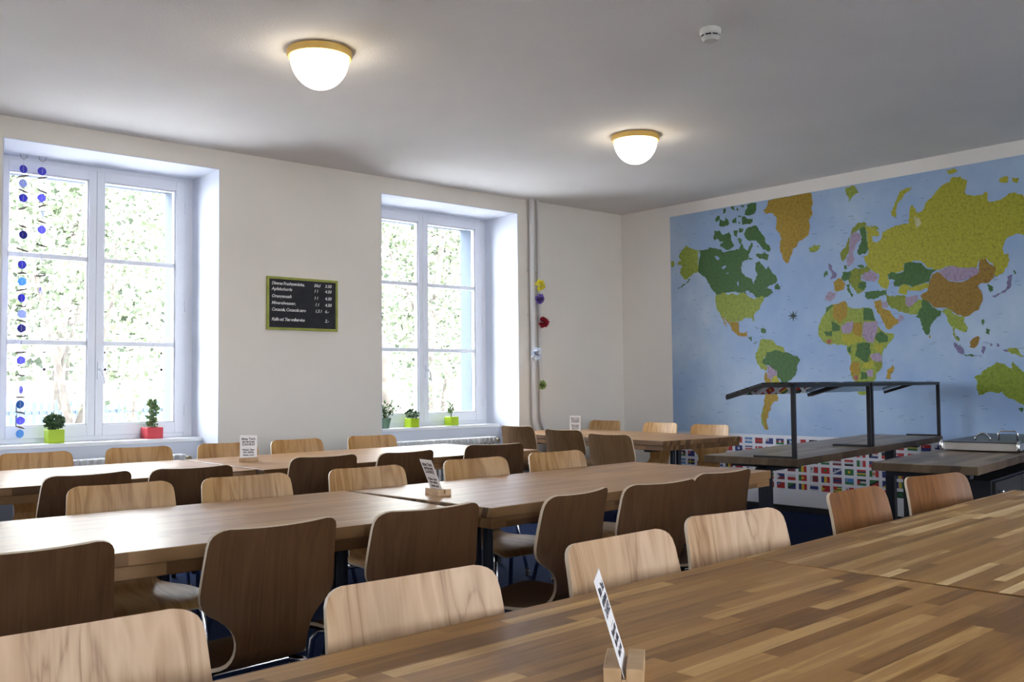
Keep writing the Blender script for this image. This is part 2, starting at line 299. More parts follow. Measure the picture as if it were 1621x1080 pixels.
def veneer(name, dark, mid, light, rough=.42, freq=9.0, contrast=1.0, coat=.0, spec=.35):
    """plywood face veneer, figure running up the back and along the seat"""
    m=mat(name,mid,rough,spec=spec,coat=coat)
    tc=nd(m,'ShaderNodeTexCoord'); sp=nd(m,'ShaderNodeSeparateXYZ'); lk(m,tc.outputs['Object'],sp.inputs[0])
    oi=nd(m,'ShaderNodeObjectInfo')
    run=math_(m,'ADD',sp.outputs['Z'],math_(m,'MULTIPLY',sp.outputs['Y'],-1.0))
    # each chair is cut from another part of the log
    v1=nd(m,'ShaderNodeCombineXYZ'); lk(m,math_(m,'MULTIPLY',sp.outputs['X'],freq),v1.inputs[0])
    lk(m,math_(m,'MULTIPLY',run,1.1),v1.inputs[1]); lk(m,math_(m,'MULTIPLY',oi.outputs['Random'],57.0),v1.inputs[2])
    n1=nd(m,'ShaderNodeTexNoise',Scale=1.3,Detail=2.5,Roughness=.5,Distortion=1.1); lk(m,v1.outputs[0],n1.inputs['Vector'])
    s=math_(m,'FRACT',math_(m,'MULTIPLY',n1.outputs['Fac'],4.0))
    tri=math_(m,'ABSOLUTE',math_(m,'SUBTRACT',s,.5))
    v2=nd(m,'ShaderNodeCombineXYZ'); lk(m,math_(m,'MULTIPLY',sp.outputs['X'],160.0),v2.inputs[0]); lk(m,math_(m,'MULTIPLY',run,5.0),v2.inputs[1])
    lk(m,oi.outputs['Random'],v2.inputs[2])
    n2=nd(m,'ShaderNodeTexNoise',Scale=1.0,Detail=4.0); lk(m,v2.outputs[0],n2.inputs['Vector'])
    v=math_(m,'ADD',math_(m,'MULTIPLY',tri,1.25*contrast),math_(m,'MULTIPLY',n2.outputs['Fac'],.55))
    r=ramp(m,[(.12,dark),(.42,mid),(.85,light)]); lk(m,v,r.inputs['Fac']); lk(m,r.outputs['Color'],bsdf(m).inputs['Base Color'])
    b=nd(m,'ShaderNodeBump',Strength=.06,Distance=.001); lk(m,n2.outputs['Fac'],b.inputs['Height']); lk(m,b.outputs['Normal'],bsdf(m).inputs['Normal'])
    return m

def noisy(name, c1, c2, scale=20, rough=.6, metal=0, spec=.4, detail=4.0, bump=0):
    m=mat(name,c1,rough,metal,spec)
    tc=nd(m,'ShaderNodeTexCoord'); n=nd(m,'ShaderNodeTexNoise',Scale=scale,Detail=detail); lk(m,tc.outputs['Object'],n.inputs['Vector'])
    r=ramp(m,[(.32,c1),(.68,c2)]); lk(m,n.outputs['Fac'],r.inputs['Fac']); lk(m,r.outputs['Color'],bsdf(m).inputs['Base Color'])
    if bump:
        b=nd(m,'ShaderNodeBump',Strength=bump,Distance=.004); lk(m,n.outputs['Fac'],b.inputs['Height']); lk(m,b.outputs['Normal'],bsdf(m).inputs['Normal'])
    return m

def srgb(r,g,b):
    f=lambda c:(c/255/12.92) if c/255<=.04045 else ((c/255+.055)/1.055)**2.4
    return (f(r),f(g),f(b))

WALLC=(.83,.79,.73)
M_wall=plaster('wall_paint',WALLC,.10,70)
M_wall_map=plaster('wall_paint_map_side',(.83,.80,.765),.03,70)
M_ceil=plaster('ceiling_paint',(.80,.785,.775),.22,85)
M_reveal=plaster('reveal_daylight_tint',(.68,.715,.80),.03,50)  # wall paint darkened and blued, window light put into the colour
M_oreveal=plaster('outer_reveal_shade_tint',(.085,.105,.138),.03,50)  # bluish shade of the outer reveal put into this dark colour
M_frame=mat('window_gloss_paint',(.76,.78,.84),.32)
M_sill=mat('sill_paint',(.80,.82,.85),.3)
M_radiator=mat('radiator_enamel',(.72,.73,.75),.35)
M_pipe=mat('pipe_enamel',(.70,.68,.67),.4)
M_white=mat('white_paper',(.82,.81,.83),.6)
M_ink=mat('black_ink',(.03,.028,.04),.6)
M_black=mat('black_steel',(.012,.012,.016),.42)
M_dsteel=mat('dark_blue_steel',(.035,.04,.055),.35,metal=.5)
M_chrome=mat('chrome_tube',(.75,.76,.78),.16,metal=1)
M_steel=noisy('brushed_stainless',(.68,.66,.64),(.82,.80,.78),6,.42,metal=1)
M_rubber=mat('black_plastic_cap',(.015,.015,.015),.5)
M_floor=noisy('navy_floor_covering',(.007,.013,.038),(.012,.022,.062),90,.8,spec=.02)
M_skirt=mat('black_skirting',(.01,.01,.013),.45)
M_top_near=butcher('oak_block_near',[(.18,.08,.019),(.27,.128,.032),(.335,.167,.045),(.375,.194,.056),(.41,.22,.068),(.55,.33,.12)],rough=.42,lam=.036,length=.5,grain=1.1,coat=.0,spec=.28)
M_top_near2=butcher('oak_block_near_striped',[(.19,.094,.025),(.28,.142,.040),(.325,.167,.048),(.36,.19,.057),(.39,.21,.066),(.42,.25,.09),(.66,.45,.21),(.74,.53,.27)],rough=.42,lam=.026,length=.62,grain=.7,coat=.0,spec=.28)
M_top_mid=butcher('oak_block_middle',[(.34,.17,.065),(.40,.21,.085),(.44,.245,.105),(.49,.29,.135)],rough=.33,grain=.4,lam=.036,length=.5,coat=.0,spec=.42,bump=False)
M_edge_shaded=butcher('oak_block_edge_shaded',[(.09,.043,.016),(.15,.075,.028),(.20,.10,.038),(.27,.15,.065)],rough=.4,lam=.03,length=.25)  # darker than the tops: shade on the table sides is in the colour
M_cedge=butcher('dark_counter_edge',[(.045,.026,.013),(.08,.05,.027),(.12,.08,.045)],rough=.5,lam=.05,length=.3)
M_batten=butcher('oak_batten',[(.11,.055,.022),(.17,.09,.036),(.23,.13,.055)],rough=.45,lam=.05,length=.35)
M_top_counter=butcher('dark_oak_counter',[(.09,.055,.028),(.17,.115,.065),(.24,.17,.10),(.30,.22,.14)],rough=.38,lam=.06,length=.7)
V_light=veneer('veneer_pale_beech',(.20,.10,.045),(.38,.235,.13),(.46,.305,.185))
V_mid=veneer('veneer_honey_beech',(.20,.095,.028),(.33,.175,.062),(.41,.24,.10))
V_tan=veneer('veneer_tan_beech',(.29,.14,.04),(.41,.22,.075),(.49,.29,.12))
V_orange=veneer('veneer_orange_brown',(.09,.033,.008),(.15,.058,.015),(.20,.082,.023),contrast=.7,spec=.25)
V_brown=veneer('veneer_dark_brown',(.048,.020,.007),(.074,.034,.013),(.095,.047,.019),contrast=.35,rough=.5,spec=.22)
V_brown2=veneer('veneer_mid_brown',(.12,.062,.027),(.18,.10,.046),(.23,.135,.065),contrast=.35,rough=.5,spec=.22)
V_edge=mat('plywood_edge',(.62,.50,.36),.5)

def glass_mat():
    m=bpy.data.materials.new('window_glass'); m.use_nodes=True; t=m.node_tree; t.nodes.clear()
    o=t.nodes.new('ShaderNodeOutputMaterial'); mx=t.nodes.new('ShaderNodeMixShader')
    tr=t.nodes.new('ShaderNodeBsdfTransparent'); tr.inputs[0].default_value=(.97,.985,.98,1)
    g=t.nodes.new('ShaderNodeBsdfGlossy'); g.inputs['Roughness'].default_value=.03
    fr=t.nodes.new('ShaderNodeLayerWeight'); fr.inputs[0].default_value=.12
    t.links.new(fr.outputs['Fresnel'],mx.inputs[0]); t.links.new(tr.outputs[0],mx.inputs[1]); t.links.new(g.outputs[0],mx.inputs[2])
    t.links.new(mx.outputs[0],o.inputs[0]); return m
M_glass=glass_mat()

# ------------------------------------------------------------------ room
H=3.063; YW=7.084; XM=7.816; X0=-3.0; Y0=-2.6; YOUT=7.83
openings=[(1.62,3.162),(4.662,6.285),(-1.45,.10)]  # last opening is an unseen window added for extra daylight
ZT=2.915; ZS=.805; YP=7.385
def cut_wall():
    b=MB(); xs=sorted(openings); x=X0-.2
    for a,c in xs:
        b.box(x,a,YW,YOUT,-.05,H); x=c
        b.box(a,c,YW,YOUT,ZT,H)
        b.box(a,c,YP,YOUT,-.05,ZS-.03)
    b.box(x,XM+.25,YW,YOUT,-.05,H)
    return b
wl=struct(cut_wall().build('wall_left',[M_wall],doubles=False))
b=MB(); b.box(XM,XM+.25,Y0-.746,YW,-.05,H); struct(b.build('wall_right',M_wall_map))
b=MB(); b.box(X0-.2,X0,Y0-.746,YW,-.05,H); struct(b.build('wall_back',M_wall))
b=MB(); fill_openings=[(-2.0,-.5),(1.2,2.7),(4.4,5.9)]; x=X0   # unseen windows added behind the camera to fill the room with light
for a,c in fill_openings:
    b.box(x,a,Y0-.746,Y0,-.05,H); x=c; b.box(a,c,Y0-.746,Y0,2.915,H); b.box(a,c,Y0-.746,Y0-.30,-.05,.775)
b.box(x,XM,Y0-.746,Y0,-.05,H); struct(b.build('wall_front',M_wall))
b=MB(); b.box(X0-.2,XM+.25,Y0-.746,YOUT,H,H+.3); struct(b.build('ceiling',M_ceil))
b=MB(); b.box(X0-.2,XM+.25,Y0-.746,YOUT,-.15,0); struct(b.build('floor',M_floor))
b=MB(); b.box(XM-.018,XM,Y0,YW,0,.052); struct(b.build('baseboard_right',M_skirt))
b=MB()
x=X0
for a,c in sorted(openings):
    b.box(x,a,YW-.018,YW,0,.052); b.box(a,c,YP-.018,YP,0,.052); x=c
b.box(x,XM-.018,YW-.018,YW,0,.052)
struct(b.build('baseboard_left',M_skirt))

# reveal linings and sill boards, windows
def make_window(i,a,c,flip=False):
    w=bpy.data.objects.new('window_%d'%i,None); COL.objects.link(w); w['kind']='structure'
    xc=(a+c)/2; hw=(c-a)/2
    b=MB(); t=.006
    b.box(a,a+t,YW-.001,7.59,ZS-.8 if False else 0,ZT); b.box(c-t,c,YW-.001,7.59,0,ZT); b.box(a,c,YW-.001,7.59,ZT-t,ZT)
    b.box(a,c,YP-.003,YP,0,ZS-.03)
    b.build('reveal',M_reveal,w)
    b=MB(); b.box(a+t,c-t,YP-.02,7.60,ZS-.032,ZS); b.build('window_sill',M_sill,w,bevel=.006)
    # outer reveal
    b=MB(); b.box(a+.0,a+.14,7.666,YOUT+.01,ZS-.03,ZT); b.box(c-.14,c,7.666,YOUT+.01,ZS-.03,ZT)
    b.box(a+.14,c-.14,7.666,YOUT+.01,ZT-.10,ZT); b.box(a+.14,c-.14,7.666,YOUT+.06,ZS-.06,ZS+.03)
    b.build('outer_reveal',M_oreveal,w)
    # fixed frame
    y0,y1=7.59,7.665; b=MB()
    b.box(a,a+.075,y0,y1,ZS,ZT); b.box(c-.075,c,y0,y1,ZS,ZT); b.box(a+.075,c-.075,y0,y1,ZT-.045,ZT); b.box(a+.075,c-.075,y0,y1,ZS,ZS+.04)
    b.build('window_frame',M_frame,w,bevel=.004)
    for s in (0,1):
        x0=a+.077 if s==0 else xc+.001; x1=xc-.001 if s==0 else c-.077
        gx0=x0+(.075 if s==0 else .055); gx1=x1-(.055 if s==0 else .075)
        gz0,gz1=.925,2.80; b=MB(); Y0_,Y1_=7.572,7.63
        b.box(x0,gx0,Y0_,Y1_,ZS+.035,ZT-.04); b.box(gx1,x1,Y0_,Y1_,ZS+.035,ZT-.04)
        b.box(gx0,gx1,Y0_,Y1_,gz1,ZT-.04); b.box(gx0,gx1,Y0_,Y1_,ZS+.035,gz0)
        # putty bead
        for q in ((gx0,gx0+.012,gz0,gz1),(gx1-.012,gx1,gz0,gz1)): b.box(q[0],q[1],Y0_+.012,Y1_,q[2],q[3])
        b.box(gx0,gx1,Y0_+.012,Y1_,gz0,gz0+.012); b.box(gx0,gx1,Y0_+.012,Y1_,gz1-.012,gz1)
        sash=b.build('sash',M_frame,w,bevel=.004)
        for z in (1.545,2.187):
            b=MB(); b.box(gx0,gx1,Y0_+.012,Y1_-.005,z-.018,z+.018); b.build('glazing_bar',M_frame,sash,bevel=.003)
        b=MB(); b.box(gx0+.004,gx1-.004,7.606,7.611,gz0+.004,gz1-.004); b.build('pane',M_glass,sash)
        hx=x0-.006 if s==0 else x1+.006
        for z in (1.02,1.86,2.66):
            b=MB(); b.tube([(hx,7.565,z-.045),(hx,7.565,z+.045)],.008,8); b.build('hinge',M_frame,sash,smooth=True,auto=40)
        if s==1:
            b=MB(); b.box(x0+.012,x0+.034,7.552,7.572,1.27,1.40); b.tube([(x0+.023,7.56,1.345),(x0+.023,7.52,1.345),(x0+.028,7.512,1.33),(x0+.05,7.512,1.235)],.009,8)
            b.build('handle',M_frame,sash,smooth=True,auto=40)
    return w
for i,(a,c) in enumerate(openings): make_window(i+1,a,c)
for i,(a,c) in enumerate(fill_openings):  # the added fill windows, out of view
    w=make_window(i+4,-c,-a); w.rotation_euler=(0,0,pi); w.location=(0,Y0+YW,0)

# ------------------------------------------------------------------ mural
MAPCOL={'g':(66,104,56),'lg':(140,156,66),'ye':(164,162,52),'or':(158,130,44),'br':(142,112,46),'pu':(156,140,166),
        'uk':(118,112,150),'ol':(124,136,48),'ol2':(124,142,50),'rd':(160,96,84),'dk':(40,62,62),'pa':(185,185,150),'oc':(146,172,212)}
def map_mat(n,c):
    base=srgb(*c); d=tuple(q*.5 for q in base); l=tuple(min(1,q*1.22) for q in base)
    m=mat('map_'+n,base,.55,spec=.3)
    tc=nd(m,'ShaderNodeTexCoord'); n1=nd(m,'ShaderNodeTexNoise',Scale=42,Detail=8.0,Roughness=.8); lk(m,tc.outputs['Object'],n1.inputs['Vector'])
    r=ramp(m,[(.34,d),(.5,base),(.7,l)]); lk(m,n1.outputs['Fac'],r.inputs['Fac']); lk(m,r.outputs['Color'],bsdf(m).inputs['Base Color'])
    return m
M_ocean=mat('map_ocean',(.3,.42,.62),.5,spec=.3)
def _oc():
    m=M_ocean; tc=nd(m,'ShaderNodeTexCoord'); n1=nd(m,'ShaderNodeTexNoise',Scale=1.1,Detail=6.0,Roughness=.62); lk(m,tc.outputs['Object'],n1.inputs['Vector'])
    r=ramp(m,[(.34,srgb(138,166,208)),(.52,srgb(156,180,212)),(.7,srgb(178,197,218))]); lk(m,n1.outputs['Fac'],r.inputs['Fac']); lk(m,r.outputs['Color'],bsdf(m).inputs['Base Color'])
_oc()
M_mapwhite=mat('map_white_border',srgb(214,216,226),.5,spec=.3)
M_specks=mat('map_small_print',srgb(70,88,130),.6)
mk=list(MAPCOL.keys()); map_mats=[M_ocean,M_mapwhite,M_specks]+[map_mat(k,MAPCOL[k]) for k in mk]
Y_L=6.393; Y_R=.55; Z_B=.70; Z_T=2.945; XF=XM-.004
mural=MB()
mural.box(XF,XM-.0005,Y_R,Y_L,Z_B,Z_T,0)
mural.box(XF-.0006,XM-.0005,Y_R,Y_L,.055,Z_B,1)
def rough_edge(pts,amp,rnd,it=2):
    for _ in range(it):
        out=[]
        for i,p in enumerate(pts):
            q=pts[(i+1)%len(pts)]; dx,dy=q[0]-p[0],q[1]-p[1]; L=sqrt(dx*dx+dy*dy)
            out.append(p)
            if L>.010:
                k=rnd.uniform(-1,1)*amp
                out.append(((p[0]+q[0])/2-dy*k,(p[1]+q[1])/2+dx*k))
        pts=out; amp*=1.05
    return pts
rnd=random.Random(5)
for idx,(lay,c,pts) in enumerate(MAP):
    P=[(a/1000,b_/1000) for a,b_ in pts]
    if c!='dk': P=rough_edge(P,.17 if lay==0 else .09,rnd,3)
    P=[(a,min(b_,Z_T-.002)) for a,b_ in P]
    x=XF-.0006-lay*.0008-idx*.000004
    tri=tessellate_polygon([[Vector((a,b_,0)) for a,b_ in P]])
    mural.add([(x,a,b_) for a,b_ in P],[tuple(t) for t in tri],3+mk.index(c))
# tiny illegible place-name strokes printed on the sea
for k in range(420):
    y=rnd.uniform(Y_R+.05,Y_L-.05); z=rnd.uniform(Z_B+.03,Z_T-.04); L=rnd.uniform(.012,.05)
    xx=XF-.0004; hh=.0022; yy=y
    while yy>y-L:
        w=rnd.uniform(.002,.006); mural.add([(xx,yy,z-hh),(xx,yy-w,z-hh),(xx,yy-w,z+hh),(xx,yy,z+hh)],[(0,1,2,3)],2); yy-=w+.003
mo=mural.build('world_map_mural',map_mats)
tag(mo,'huge coloured political world map covering the wall behind the buffet counter','wall map')

# flags printed on the white strip under the map
FC={'r':(190,40,45),'R':(125,35,50),'b':(35,50,125),'B':(70,130,200),'g':(40,115,65),'G':(25,75,50),'y':(215,190,60),'w':(205,208,220),'k':(28,28,36),'o':(205,120,50)}
fk=list(FC.keys()); fmats=[mat('flag_'+{'r':'red','R':'maroon','b':'navy','B':'sky_blue','g':'green','G':'dark_green','y':'yellow','w':'white','k':'black','o':'orange'}[k],tuple(q*.8 for q in srgb(*FC[k])),.5) for k in fk]
flags=MB()
def fq(y0,y1,z0,z1,c,l=0):
    x=XF-.0016-l*.0004; flags.add([(x,y0,z0),(x,y1,z0),(x,y1,z1),(x,y0,z1)],[(0,1,2,3)],fk.index(c))
def fpoly(pts,c,l=1):
    x=XF-.0016-l*.0004; flags.add([(x,a,b_) for a,b_ in pts],[tuple(range(len(pts)))],fk.index(c))
def disc(y,z,r,c,l=2,n=10): fpoly([(y+r*cos(2*pi*k/n),z+r*sin(2*pi*k/n)) for k in range(n)],c,l)
def flag(yc,zc,spec):
    w,hh=.042,.0275; t,*ex=spec.split('|'); o,cs=t[0],t[1:]
    n=len(cs)
    for i,c in enumerate(cs):
        if o=='H': fq(yc+w,yc-w,zc+hh-2*hh*(i+1)/n,zc+hh-2*hh*i/n,c)
        else: fq(yc+w-2*w*i/n,yc+w-2*w*(i+1)/n,zc-hh,zc+hh,c)
    for e in ex:
        k,c=e[0],e[1]
        if k=='d': disc(yc,zc,.013,c)
        elif k=='s': disc(yc+.02,zc+.010,.008,c,3,5)
        elif k=='c': fq(yc+w,yc+.004,zc,zc+hh,c,1)
        elif k=='t': fpoly([(yc+w,zc-hh),(yc+.006,zc),(yc+w,zc+hh)],c)
        elif k=='x': fpoly([(yc+w,zc-hh),(yc+w,zc-hh*.4),(yc-w,zc+hh),(yc-w,zc+hh*.4)],c,2)
        elif k=='X': fpoly([(yc+w,zc-hh),(yc-w,zc-hh),(yc-w,zc+hh)],c,1)
        elif k=='v': fpoly([(yc+w*.8,zc+hh),(yc-w*.8,zc+hh),(yc,zc-hh*.8)],c,1)
        elif k=='+': fq(yc+.02,yc+.008,zc-hh,zc+hh,c,1); fq(yc+w,yc-w,zc-.006,zc+.006,c,1)
known={(0,-1):'Hr|vk|dw',(0,0):'HBwB|dw',(0,1):'HRrR',(0,2):'Hb|cw|sr',(0,3):'HbRg|dw',(0,4):'HBwB|tk',(0,5):'Vwrr',
(1,-2):'Hrr|tg',(1,-1):'Hb|dw',(1,0):'Hbwrwb',(1,-3):'Hwbw',(5,3):'Hr|cb|sw',(5,4):'Hg|Xb|xk',(5,5):'Vbyr',(5,6):'Hwbbw',(5,7):'Hr|ty|sk',(5,8):'Hgygyg|cr',
(5,9):'Hr|cw|sr',(5,10):'Hr|xk',(5,11):'Hwrw',(5,12):'Hr|dw',(5,13):'HG|dg',(5,14):'HbRb|dw',(4,3):'HbR|tw',(4,4):'Hwr',(4,5):'Vgrr|dy',(4,6):'VwRR',(4,7):'Vbyr',(4,8):'HRbR',
(4,9):'HBBg|sy',(4,10):'Hkwg|tr',(4,11):'Hg|Xr|xk',(4,12):'Hb|Xy',(4,13):'Vbyg',(4,14):'HR',(3,3):'HwRw',(3,4):'HR|dk',(3,5):'Vgyr',(3,6):'Vwr|sk',(3,7):'Hr|dg',(3,8):'Hb|xw|sw',(3,9):'Hg|dy',
(3,10):'Hrbyg',(3,11):'Vgwr|do',(3,12):'Hb|dw',(3,13):'Vbyr',(3,14):'HR|dr',(2,8):'HRwR',(2,9):'Hrwk',(2,10):'Vgwr',(2,7):'Hgwg'}
pool=['Hrwr','Hkr|dg','Vbwr','Hwrb','Hgwr','Vgwg','Hbyr','Hyg|tb','Hr|dy','Hb|+y','Hr|+w','Hw|+b','HBwB','Vrwr','Hg|dr','Vkyr','Hbwb|ty','Hwbr','Vgyr|sk','HRwR','Hgyr|sk','Hb|cr|sw','Hr|cb','HG|sy','Hrwb|tk','Hwgr','Hoyg','VbyR','HkRg|dw','Hbb|dy','Hrb|sw']
for j in range(-7,40):
    y=5.467-.1163*j
    if y<Y_R+.1: break
    for r in range(6):
        z=.641-.0812*r
        if (r,j) in known: s=known[(r,j)]
        else: s=rnd.choice(pool)
        flag(y,z,s)
fo=flags.build('flag_rows',fmats,mo)

# ------------------------------------------------------------------ text helper
def text_mesh(body,size,name,m,parent,M4,align='CENTER',shear=0,extr=.0004,spacing=1.0,bold=0,line=1.0):
    cu=bpy.data.curves.new(name,'FONT'); cu.body=body; cu.size=size; cu.align_x=align; cu.shear=shear; cu.extrude=extr
    cu.space_character=spacing; cu.offset=bold; cu.space_line=line; cu.resolution_u=3
    o=bpy.data.objects.new(name,cu); COL.objects.link(o)
    dg=bpy.context.evaluated_depsgraph_get(); me=bpy.data.meshes.new_from_object(o.evaluated_get(dg))
    COL.objects.unlink(o); bpy.data.objects.remove(o); bpy.data.curves.remove(cu)
    me.transform(M4); me.materials.clear(); me.materials.append(m)
    r=bpy.data.objects.new(name,me); COL.objects.link(r); r.parent=parent; return r
def frame4(origin,xd,yd):
    xd=Vector(xd).normalized(); yd=Vector(yd); yd=(yd-xd*yd.dot(xd)).normalized(); zd=xd.cross(yd)
    return Matrix(((xd.x,yd.x,zd.x,origin[0]),(xd.y,yd.y,zd.y,origin[1]),(xd.z,yd.z,zd.z,origin[2]),(0,0,0,1)))

# chalk board
bb=thing('chalkboard','small black chalkboard price list in a lime green frame hanging between the windows','chalkboard',(3.884,YW,1.88))
b=MB(); W,HB=.327,.217
b.box(-W,W,-.022,-.002,-HB,-HB+.02); b.box(-W,W,-.022,-.002,HB-.02,HB); b.box(-W,-W+.02,-.022,-.002,-HB+.02,HB-.02); b.box(W-.02,W,-.022,-.002,-HB+.02,HB-.02)
b.build('frame',noisy('lime_frame_paint',srgb(140,150,62),srgb(165,170,80),12,.5),bb,bevel=.002)
b=MB(); b.box(-W+.02,W-.02,-.014,-.004,-HB+.02,HB-.02); b.build('slate',noisy('chalkboard_slate',(.008,.009,.014),(.016,.018,.026),14,.6),bb)
M_chalk=mat('white_chalk',(.8,.8,.8),.9)
rows=[('Diverse Fruchtgetränke,','50cl','3.50',.152),('Apfelschorle','1 l','4.50',.106),('Orangensaft','1 l','4.50',.047),('Mineralwasser,','1 l','4.50',-.008),('Cocacola, Cocacola zero','1.5 l','6.-',-.062),('Kaffe od. Tee vollservice','','2.-',-.142)]
for a,c,d,z in rows:
    for s,x,al in ((a,-.285,'LEFT'),(c,.10 if z>0 else .11,'LEFT'),(d,.205,'LEFT')):
        if s:
            t=text_mesh(s,.036,'chalk_writing',M_chalk,bb,frame4((x,-.0145,z),(1,0,0),(0,0,1)),al,shear=.25,extr=.0002,spacing=1.0 if len(s)<20 else .86,bold=.0006)

# ceiling lamps
M_dome=mat('lit_opal_glass',(.9,.88,.82),.3,emis=(1,.87,.66),es=2.7)
M_ring=noisy('yellow_wood_ring',(.86,.58,.16),(.76,.47,.11),8,.45)
def lamp(x,y,label):
    t=thing('ceiling_lamp',label,'lamp',(x,y,H),0,'ceiling lamps')
    b=MB(); b.lathe([(.0,-.0),(.165,0),(.178,-.004),(.180,-.03),(.172,-.042),(.160,-.042),(.158,-.02),(0,-.02)],n=48); b.build('ring',M_ring,t,smooth=True,auto=40)
    b=MB(); pr=[(.161,-.036)]+[(.161*cos(a),-.04-.175*sin(a)) for a in [i*pi/2/14 for i in range(1,14)]]+[(.0005,-.215)]
    b.lathe(pr,n=48); b.build('glass_shade',M_dome,t,smooth=True)
    return t
lamp(2.64,4.62,'lit white dome ceiling lamp with yellow wood ring, nearer the camera, above the middle tables')
lamp(5.38,4.72,'lit white dome ceiling lamp with yellow wood ring, farther away towards the map wall')
sd=thing('smoke_detector','round white smoke detector on the ceiling near the top of the picture','smoke detector',(4.05,3.02,H))
b=MB(); b.lathe([(0,0),(.052,0),(.056,-.006),(.056,-.028),(.050,-.036)],n=32); b.build('base',mat('detector_plastic',(.72,.70,.64),.4),sd,smooth=True,auto=35)
b=MB(); b.lathe([(.047,-.036),(.044,-.048)],n=32,mi=1); b.lathe([(.050,-.046),(.048,-.052),(.036,-.066),(.0,-.068)],n=32,mi=0)
for k in range(8):
    a=k*pi/4; b.tube([(.05*cos(a),.05*sin(a),-.034),(.05*cos(a),.05*sin(a),-.05)],.004,6,0)
b.build('sensor_head',[mat('detector_plastic_grey',(.60,.59,.54),.4),M_black],sd,smooth=True,auto=35)

# heating pipes with paper flowers
pp=thing('heating_pipe','thick white heating riser pipe beside the right window','pipe',(6.43,YW-.06,0))
b=MB(); b.tube([(-.01,0,H-.001),(-.006,0,1.6),(0,0,.86),(.01,0,.80),(.05,0,.735),(.075,0,.70),(.08,0,.64),(.08,0,.0)],.028,14); b.build('pipe',M_pipe,pp,smooth=True,auto=60)
for z in (2.34,1.90):
    b=MB(); b.tube([(-.045,.038,z),(.13,.038,z)],.006,6); b.lathe([(.030,-.008),(.033,-.008),(.033,.008),(.030,.008)],c=(0,0,z),n=16); b.tube([(0,0,z),(0,.058,z)],.006,6); b.build('pipe_clamp',M_pipe,pp,smooth=True,auto=40)
p2=thing('heating_pipe','thin white heating pipe running just right of the thick riser','pipe',(6.53,YW-.05,0))
b=MB(); b.tube([(-.01,0,H-.001),(-.004,0,1.6),(0,0,.9),(.012,0,.82),(.04,0,.76),(.05,0,.70),(.05,0,0)],.0155,12); b.build('pipe',M_pipe,p2,smooth=True,auto=60)
def paper_flower(x,z,r,c1,c2,label,yo=.13,seed=1,petals=46):
    t=thing('paper_flower',label,'paper flower',(x,YW-yo,z),0,'tissue paper flowers on the pipes'); rr=random.Random(seed); b=MB()
    for k in range(petals):
        th=rr.uniform(0,2*pi); ph=math.acos(rr.uniform(-.35,1)); d=Vector((sin(ph)*cos(th),-cos(ph),sin(ph)*sin(th)))
        s=d.cross(Vector((rr.random(),rr.random(),rr.random()))).normalized(); u=d.cross(s); L=r*rr.uniform(.75,1.05); w=r*.30
        p0=d*r*.1; b.add([p0,d*L*.6+s*w,d*L+u*w*.3,d*L*.6-s*w],[(0,1,2,3)],rr.randint(0,1))
    b.build('petals',[mat('paper_a',c1,.8),mat('paper_b',c2,.8)],t)
    b=MB(); b.tube([(0,.0,0),(0.0,.04,0)],.012,8); b.build('tie',M_white,t)
    return t
paper_flower(6.455,2.19,.068,(.78,.68,.03),(.85,.80,.15),'yellow paper flower, topmost on the pipe',seed=1)
paper_flower(6.45,2.05,.064,(.09,.04,.30),(.25,.16,.50),'purple paper flower just under the yellow one',seed=2)
paper_flower(6.52,1.818,.066,(.30,.005,.02),(.40,.01,.03),'dark red round paper flower on the thin pipe',.11,3,70)
paper_flower(6.39,1.506,.078,(.85,.86,.92),(.72,.80,.90),'pale white and light blue paper flower on the thick pipe',seed=4)
paper_flower(6.505,1.19,.055,(.20,.32,.06),(.45,.55,.30),'small green paper flower, lowest on the pipes',.10,5)

# radiators in the niches
def radiator(x0,n,label,valve=1):
    t=thing('radiator',label,'radiator',(x0,7.245,0),0,'cast iron radiators'); pitch=.052; b=MB()
    for k in range(n):
        x=k*pitch
        for y in (-.055,.0,.055):
            b.tube([(x,y,.15),(x,y,.655)],.0165,8)
        for z in (.16,.66):
            b.box(x-.019,x+.019,-.072,.072,z-.03,z+.03)
    o=b.build('sections',M_radiator,t,smooth=True,bevel=.012,seg=2,auto=50)
    xe=(n-1)*pitch+.02
    b=MB(); b.tube([(xe,0,.655),(xe+.05,0,.655)],.018,10); b.tube([(xe+.03,-.0,.655),(xe+.03,-.06,.655)],.02,10); b.build('valve',mat('valve_brass',(.45,.40,.28),.4,metal=.7),t,smooth=True,auto=40)
    for z in (.16,):
        b=MB(); b.tube([(xe,0,z),(xe+.04,0,z),(xe+.045,0,0)],.012,8); b.build('supply_pipe',M_pipe,t,smooth=True)
    for x in (pitch*1,(n-2)*pitch):
        b=MB(); b.box(x-.015,x+.015,-.05,.05,0,.135); b.build('foot',M_radiator,t,bevel=.005)
    return t
radiator(1.78,23,'white ribbed radiator in the niche under the left window')
radiator(4.80,25,'white ribbed radiator in the niche under the right window')
